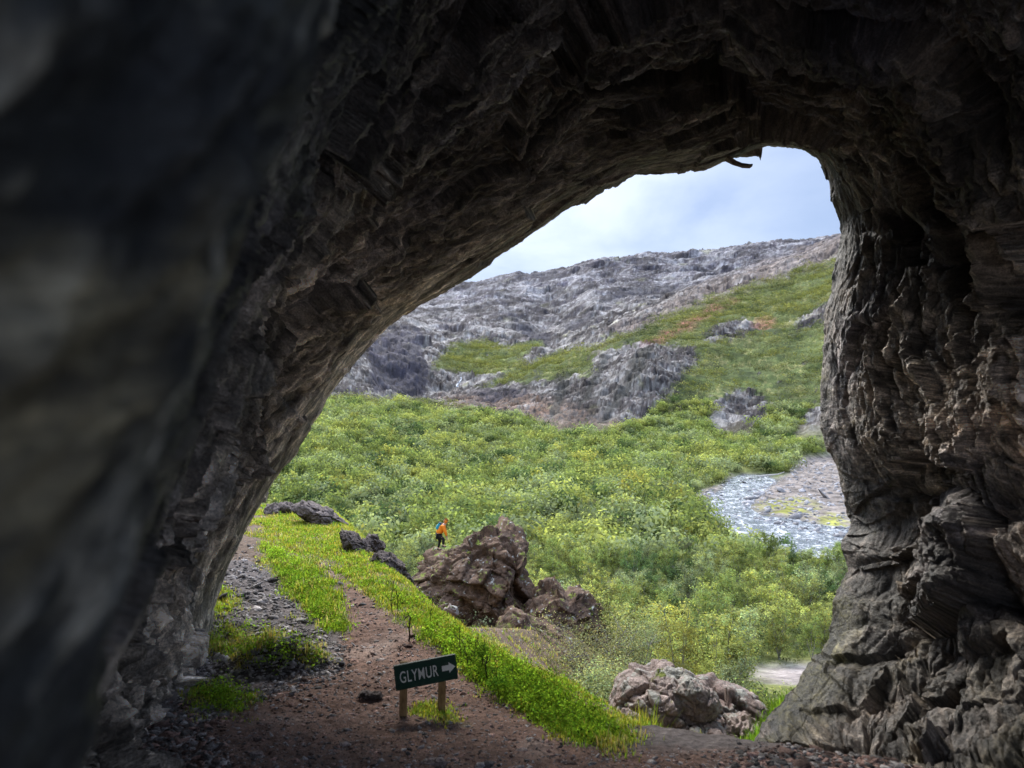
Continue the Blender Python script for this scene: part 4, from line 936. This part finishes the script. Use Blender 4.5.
stalk(462, 668, 628, 'tall thin bare stalk just right of the sign top', -.08, .005, seed=4)
stalk(468, 672, 640, 'branching bare stalk behind the right end of the sign', -.2, .005, seed=5)
stalk(486, 684, 655, 'thick dark stalk in the leafy weeds right of the sign', .04, .009, seed=6, twigs=1)
stalk(482, 672, 640, 'leafy green weed with dark stems on the bank right of the sign', .1, .006, seed=7, leafy=420)
stalk(497, 694, 668, 'low leafy weed at the path edge right of the dark stalk', 0, .005, seed=8, leafy=420)
stalk(474, 662, 634, 'thin twiggy stalk behind the leafy weed', .15, .004, seed=9)
stalk(430, 628, 600, 'thin bare stalk at the crest of the grass bank', .1, .004, seed=10)
stalk(515, 690, 664, 'slim bare stalk on the lower grass bank', -.1, .004, seed=12)
stalk(741, 668, 640, 'slim stalk beside the sandy clearing', .1, .01, seed=13, twigs=2) if False else None

# ------------------------------------------------------------------ signpost
dS = 6.2
def box(c0, c1):
    (a, b, c_), (d_, e_, f_) = c0, c1
    return [(a, b, c_), (d_, b, c_), (d_, e_, c_), (a, e_, c_), (a, b, f_), (d_, b, f_), (d_, e_, f_), (a, e_, f_)], [(0, 3, 2, 1), (4, 5, 6, 7), (0, 1, 5, 4), (1, 2, 6, 5), (2, 3, 7, 6), (3, 0, 4, 7)]
def bevel(o, w):
    m_ = o.modifiers.new('bevel', 'BEVEL'); m_.width = w; m_.segments = 2; return o
sx, sy, sz = P(426, 672, dS)
root = empty('trail_sign', (sx, sy, float(ground_z([sx], [sy])[0])))
tag(root, 'green wooden trail sign with white lettering and arrow beside the path', 'sign')
zb = sz-root.location.z; ang = math.radians(6.2); yaw = math.radians(14)
Wd, Ht = 60.5/F*dS/math.cos(yaw), 25/F*dS
def mat_sign():
    n = N('sign_green'); v = n.n('ShaderNodeTexCoord').outputs['Object']; f = n.noise(n.scaled(v, (1, 1, 6)), 12, 6, .6)
    g = n.noise(v, 9, 8, .7); c = n.ramp(f, [(.3, (.003, .026, .016)), (.7, (.012, .060, .036))])
    c = n.mix(n.ramp(g, [(.56, gray(0)), (.70, gray(.55))]), c, (.10, .12, .09))
    n.bsdf(c, .6, n.bump(f, .4, .004), .35); return n.m
v_, f_ = box((-Wd/2, -.014, -Ht/2), (Wd/2, .014, Ht/2))
board = bevel(pymesh('board', v_, f_, mat_sign(), root), .004)
board.location = (0, 0, zb); board.rotation_euler = (0, -ang, yaw)
white = mat_flat('sign_white', (.80, .80, .74), .6, .15, 40)
cu = bpy.data.curves.new('lettering', 'FONT'); cu.body = 'GLYMUR'; cu.size = .100; cu.align_x = 'CENTER'; cu.align_y = 'CENTER'; cu.extrude = .0015; cu.offset = .0002; cu.space_character = 1.08
to = bpy.data.objects.new('lettering', cu); COL.objects.link(to)
bpy.context.view_layer.update()
me = bpy.data.meshes.new_from_object(to.evaluated_get(bpy.context.evaluated_depsgraph_get())); COL.objects.unlink(to)
bpy.data.objects.remove(to)
me.materials.clear(); me.materials.append(white)
L = link(bpy.data.objects.new('lettering', me), board); xx = [v.co.x for v in me.vertices]; yy_ = [v.co.y for v in me.vertices]
tw = 37/F*dS/math.cos(yaw); kx = tw/(max(xx)-min(xx)); ky = (11.5/F*dS)/(max(yy_)-min(yy_))
L.scale = (kx, ky, 1); L.rotation_euler = (math.pi/2, 0, 0); L.location = (-.062, -.0168, -.004)
aw = 13.5/F*dS; ah = 11/F*dS
ap = [(-aw/2, -ah*.24), (0.02*aw, -ah*.24), (.02*aw, -ah/2), (aw/2, 0), (.02*aw, ah/2), (.02*aw, ah*.24), (-aw/2, ah*.24)]
vv = [(a, -.0012, b) for a, b in ap]+[(a, .0012, b) for a, b in ap]; n_ = 7
A = pymesh('arrow', vv, [tuple(range(n_)), tuple(range(2*n_-1, n_-1, -1))]+[(i, n_+i, n_+(i+1) % n_, (i+1) % n_) for i in range(n_)], white, board)
A.location = (Wd*.365, -.0158, .006)
for a, b in ((405, 717), (442.5, 712)):
    h = (b-672)/F*dS+.12; q = P(a, 672, dS+.045)
    v_, f_ = box((-.030, -.022, -.14), (.030, .022, h-.03))
    p_ = bevel(pymesh('post', v_, f_, M['wood'], root), .004); lx_ = (q[0]-sx)/math.cos(yaw); p_.location = (lx_*math.cos(yaw)-.040*math.sin(yaw), lx_*math.sin(yaw)+.040*math.cos(yaw), (HY-b)/F*dS-root.location.z); p_.rotation_euler = (0, math.radians(1), yaw)

# ------------------------------------------------------------------ hiker
HK = P(438.5, 550, 35.0); hx, hy, hz = HK
hz -= .02
def skin(name, joints, bones, mat, parent=None, sub=2, root_i=0):
    me = bpy.data.meshes.new(name); me.from_pydata([j[:3] for j in joints], bones, []); me.materials.append(mat)
    o_ = link(bpy.data.objects.new(name, me), parent)
    o_.modifiers.new('skin', 'SKIN'); s_ = o_.modifiers.new('sub', 'SUBSURF'); s_.levels = sub; s_.render_levels = sub
    if not me.skin_vertices: me.attributes
    lay = me.skin_vertices[0].data if me.skin_vertices else None
    if lay:
        for i, j in enumerate(joints):
            r_0 = j[3] if isinstance(j[3], tuple) else (j[3], j[3]); lay[i].radius = r_0; lay[i].use_root = (i == root_i)
    o_.modifiers['skin'].use_smooth_shade = True
    return o_
orange = mat_flat('orange_jacket', (.80, .22, .01), .6, .12, 25); black = mat_flat('black_trousers', (.012, .012, .014), .8, .2, 30)
skinm = mat_flat('skin', (.50, .30, .21), .55, .08, 30); teal = mat_flat('teal_fabric', (.03, .26, .33), .7, .2, 25); boot = mat_flat('boot_leather', (.05, .045, .04), .7, .2, 30)
hair = mat_flat('auburn_hair', (.30, .12, .03), .6, .2, 40)
# side view facing +x, leaning forward, left leg planted, right leg stepping up, hands on the raised knee/rock
body = [(0, 0, .84, (.13, .15)), (.09, 0, 1.02, (.12, .15)), (.19, 0, 1.18, (.13, .17)), (.27, 0, 1.31, (.11, .15)), (.34, 0, 1.39, .055), (.40, 0, 1.47, (.085, .075)), (.435, 0, 1.55, (.085, .075)),
        (-.02, .10, .80, .095), (.06, .11, .47, .062), (-.03, .12, .10, .045), (.12, .12, .03, .038),
        (.03, -.10, .80, .095), (.28, -.12, .62, .062), (.24, -.12, .30, .045), (.38, -.12, .24, .038),
        (.24, .19, 1.27, .062), (.33, .22, 1.00, .046), (.38, .19, .77, .034), (.39, .18, .70, .026),
        (.24, -.19, 1.27, .062), (.36, -.22, 1.00, .046), (.43, -.18, .77, .034), (.45, -.17, .70, .026)]
bones = [(0, 1), (1, 2), (2, 3), (3, 4), (4, 5), (5, 6), (0, 7), (7, 8), (8, 9), (9, 10), (0, 11), (11, 12), (12, 13), (13, 14), (3, 15), (15, 16), (16, 17), (17, 18), (3, 19), (19, 20), (20, 21), (21, 22)]
person = skin('person', body, bones, skinm); person.location = (hx, hy, hz-.02); person.scale = (.93, .93, .93)
tag(person, 'hiker in orange jacket and black trousers leaning forward on the rocky outcrop', 'person')
jk = [(-.03, 0, .84, (.175, .19)), (.08, 0, 1.02, (.175, .19)), (.18, 0, 1.18, (.175, .21)), (.27, 0, 1.31, (.13, .17)), (.335, 0, 1.385, .085),
      (.24, .19, 1.27, .085), (.33, .22, 1.00, .075), (.38, .19, .78, .06), (.24, -.19, 1.27, .085), (.36, -.22, 1.00, .075), (.43, -.18, .78, .06)]
skin('jacket', jk, [(0, 1), (1, 2), (2, 3), (3, 4), (3, 5), (5, 6), (6, 7), (3, 8), (8, 9), (9, 10)], orange, person)
tr = [(0, 0, .82, (.14, .165)), (-.02, .10, .77, .115), (.06, .11, .47, .082), (-.025, .12, .13, .062), (.03, -.10, .77, .115), (.28, -.12, .62, .082), (.245, -.12, .33, .062)]
skin('trousers', tr, [(0, 1), (1, 2), (2, 3), (0, 4), (4, 5), (5, 6)], black, person)
for yy0, x0, z0 in ((.12, -.03, .02), (-.12, .24, .22)):
    skin('boot', [(x0-.03, yy0, z0+.10, .062), (x0-.02, yy0, z0+.035, .055), (x0+.10, yy0, z0+.02, .048), (x0+.19, yy0, z0+.015, .036)], [(0, 1), (1, 2), (2, 3)], boot, person, 1)
skin('hair', [(.34, 0, 1.50, .06), (.375, 0, 1.56, .092), (.42, 0, 1.615, .085), (.31, 0, 1.44, .05)], [(0, 1), (1, 2), (0, 3)], hair, person, 2, 1)
hd = skin('hood', [(.30, 0, 1.40, .085), (.36, 0, 1.46, .10), (.385, 0, 1.53, .108), (.41, 0, 1.585, .098)], [(0, 1), (1, 2), (2, 3)], orange, person, 2)
# hands: palm, thumb and four curled fingers each
for sy0, bx0 in ((.18, .39), (-.17, .45)):
    j = [(bx0, sy0, .70, .028), (bx0+.02, sy0, .64, .030)]; bn = [(0, 1)]
    for k_ in range(4):
        yk = sy0+(k_-1.5)*.022; ln = (.8, 1., .95, .75)[k_]; b_ = len(j)
        j += [(bx0+.03, yk, .615, .011), (bx0+.045, yk, .615-.04*ln, .0095), (bx0+.035, yk, .615-.075*ln, .008)]; bn += [(1, b_), (b_, b_+1), (b_+1, b_+2)]
    b_ = len(j); j += [(bx0+.0, sy0-.035, .65, .012), (bx0+.01, sy0-.055, .61, .010)]; bn += [(1, b_), (b_, b_+1)]
    skin('hand', j, bn, skinm, person, 1, 1)
# face
v_, f_ = tube([(.512, 0, 1.525), (.53, 0, 1.505), (.515, 0, 1.49)], [.006, .014, .008], 6); pymesh('nose', v_, f_, skinm, person, True)
for s_ in (-1, 1):
    v_, f_ = tube([(.492, s_*.032, 1.545), (.506, s_*.032, 1.54)], [.012, .008], 6); pymesh('eye', v_, f_+[(6, 7, 8, 9, 10, 11)], black, person)
v_, f_ = tube([(.503, -.022, 1.462), (.508, 0, 1.46), (.503, .022, 1.462)], [.004, .006, .004], 5); pymesh('mouth', v_, f_, mat_flat('lips', (.4, .12, .1), .5), person)
bp = empty('backpack', (hx+.02, hy, hz-.02+1.25*.93)); bp.scale = (.74, .8, .74); tag(bp, 'teal and blue backpack worn by the hiker in orange', 'backpack')
def rbox(name, c_, s_, rot, mat, parent, bw=.03):
    v_, f_ = box((-s_[0]/2, -s_[1]/2, -s_[2]/2), (s_[0]/2, s_[1]/2, s_[2]/2)); o_ = pymesh(name, v_, f_, mat, parent); m_ = o_.modifiers.new('b', 'BEVEL'); m_.width = bw; m_.segments = 4
    o_.location = c_; o_.rotation_euler = rot; return o_
rbox('pack_body', (-.03, 0, .0), (.20, .30, .42), (0, .50, 0), teal, bp, .06)
rbox('front_pocket', (-.13, 0, -.01), (.08, .22, .24), (0, .50, 0), mat_flat('pale_blue_fabric', (.10, .42, .55), .6, .1, 25), bp, .03)
rbox('lid', (.09, 0, .20), (.22, .27, .09), (0, .50, 0), mat_flat('navy_fabric', (.01, .03, .06), .6, .1, 25), bp, .04)
for s_ in (-1, 1):
    v_, f_ = tube([(.12, s_*.09, .20), (.25, s_*.10, .20), (.33, s_*.12, .10), (.28, s_*.14, -.05), (.10, s_*.15, -.18)], [.018]*5, 6); pymesh('strap', v_, f_, mat_flat('strap_black', (.01, .01, .012), .7), bp)

# ------------------------------------------------------------------ light, sky, camera
az = math.radians(-14); el = math.radians(41)                         # sun up-valley to the left
sd = np.array((math.sin(az)*math.cos(el), math.cos(az)*math.cos(el), math.sin(el)))
import mathutils
sun = bpy.data.lights.new('sun', 'SUN'); sun.energy = 5.4; sun.angle = math.radians(20); sun.color = (1, .95, .86)
so = link(bpy.data.objects.new('sun', sun)); so.rotation_euler = mathutils.Vector(sd).to_track_quat('Z', 'Y').to_euler()
w = bpy.data.worlds.new('World'); S.world = w; w.use_nodes = True; nt = w.node_tree; nt.nodes.clear()
out = nt.nodes.new('ShaderNodeOutputWorld'); bg = nt.nodes.new('ShaderNodeBackground'); nt.links.new(bg.outputs[0], out.inputs[0])
sky = nt.nodes.new('ShaderNodeTexSky'); sky.sky_type = 'NISHITA'; sky.sun_disc = False; sky.sun_elevation = el; sky.sun_rotation = az
tc = nt.nodes.new('ShaderNodeTexCoord')
def WN(typ, ins, **kw):
    nd = nt.nodes.new(typ)
    for k_, v in kw.items(): setattr(nd, k_, v)
    for k_, v in ins.items():
        if isinstance(v, bpy.types.NodeSocket): nt.links.new(v, nd.inputs[k_])
        else: nd.inputs[k_].default_value = v
    return nd
mp = WN('ShaderNodeMapping', {'Vector': tc.outputs['Generated'], 'Scale': (1, 1, 2.2)})
nz = WN('ShaderNodeTexNoise', {'Vector': mp.outputs[0], 'Scale': 2.6, 'Detail': 7., 'Roughness': .52, 'Distortion': .25})
cr = WN('ShaderNodeValToRGB', {'Fac': nz.outputs['Fac']}); e_ = cr.color_ramp.elements
e_[0].position = .40; e_[0].color = (2.7, 3.4, 5.0, 1); e_[1].position = .58; e_[1].color = (6.3, 6.8, 7.7, 1)
sx_ = WN('ShaderNodeSeparateXYZ', {0: tc.outputs['Generated']})
# bluer towards the right-hand (valley side) of the sky, whiter to the left
mr = WN('ShaderNodeMapRange', {'Value': sx_.outputs['X'], 'From Min': -.05, 'From Max': .36, 'To Min': 0., 'To Max': .8})
cl2 = WN('ShaderNodeMix', {0: mr.outputs[0], 6: cr.outputs[0], 7: (2.1, 2.8, 4.4, 1)}, data_type='RGBA')
mx = WN('ShaderNodeMix', {0: .82, 6: sky.outputs[0], 7: cl2.outputs[2]}, data_type='RGBA')
zr = WN('ShaderNodeMapRange', {'Value': sx_.outputs['Z'], 'From Min': .30, 'From Max': .85, 'To Min': 1., 'To Max': 3.4})
mz = WN('ShaderNodeVectorMath', {0: mx.outputs[2], 'Scale': zr.outputs[0]}, operation='SCALE')
nt.links.new(mz.outputs[0], bg.inputs[0]); bg.inputs[1].default_value = .185
cam = bpy.data.cameras.new('camera'); cam.sensor_width = 36; cam.lens = 36*F/1024; cam.shift_y = (HY-384)/1024; cam.clip_start = .02; cam.clip_end = 8000
cam.dof.use_dof = True; cam.dof.focus_distance = 14; cam.dof.aperture_fstop = 2.0
co = link(bpy.data.objects.new('camera', cam)); co.location = (0, 0, 0); co.rotation_euler = (math.pi/2, 0, 0); S.camera = co
S.view_settings.view_transform = 'Standard'; S.view_settings.look = 'None'; S.view_settings.exposure = 0; S.view_settings.gamma = 1
S.render.engine = 'CYCLES'; S.cycles.max_bounces = 8; S.cycles.diffuse_bounces = 5; S.cycles.transparent_max_bounces = 8
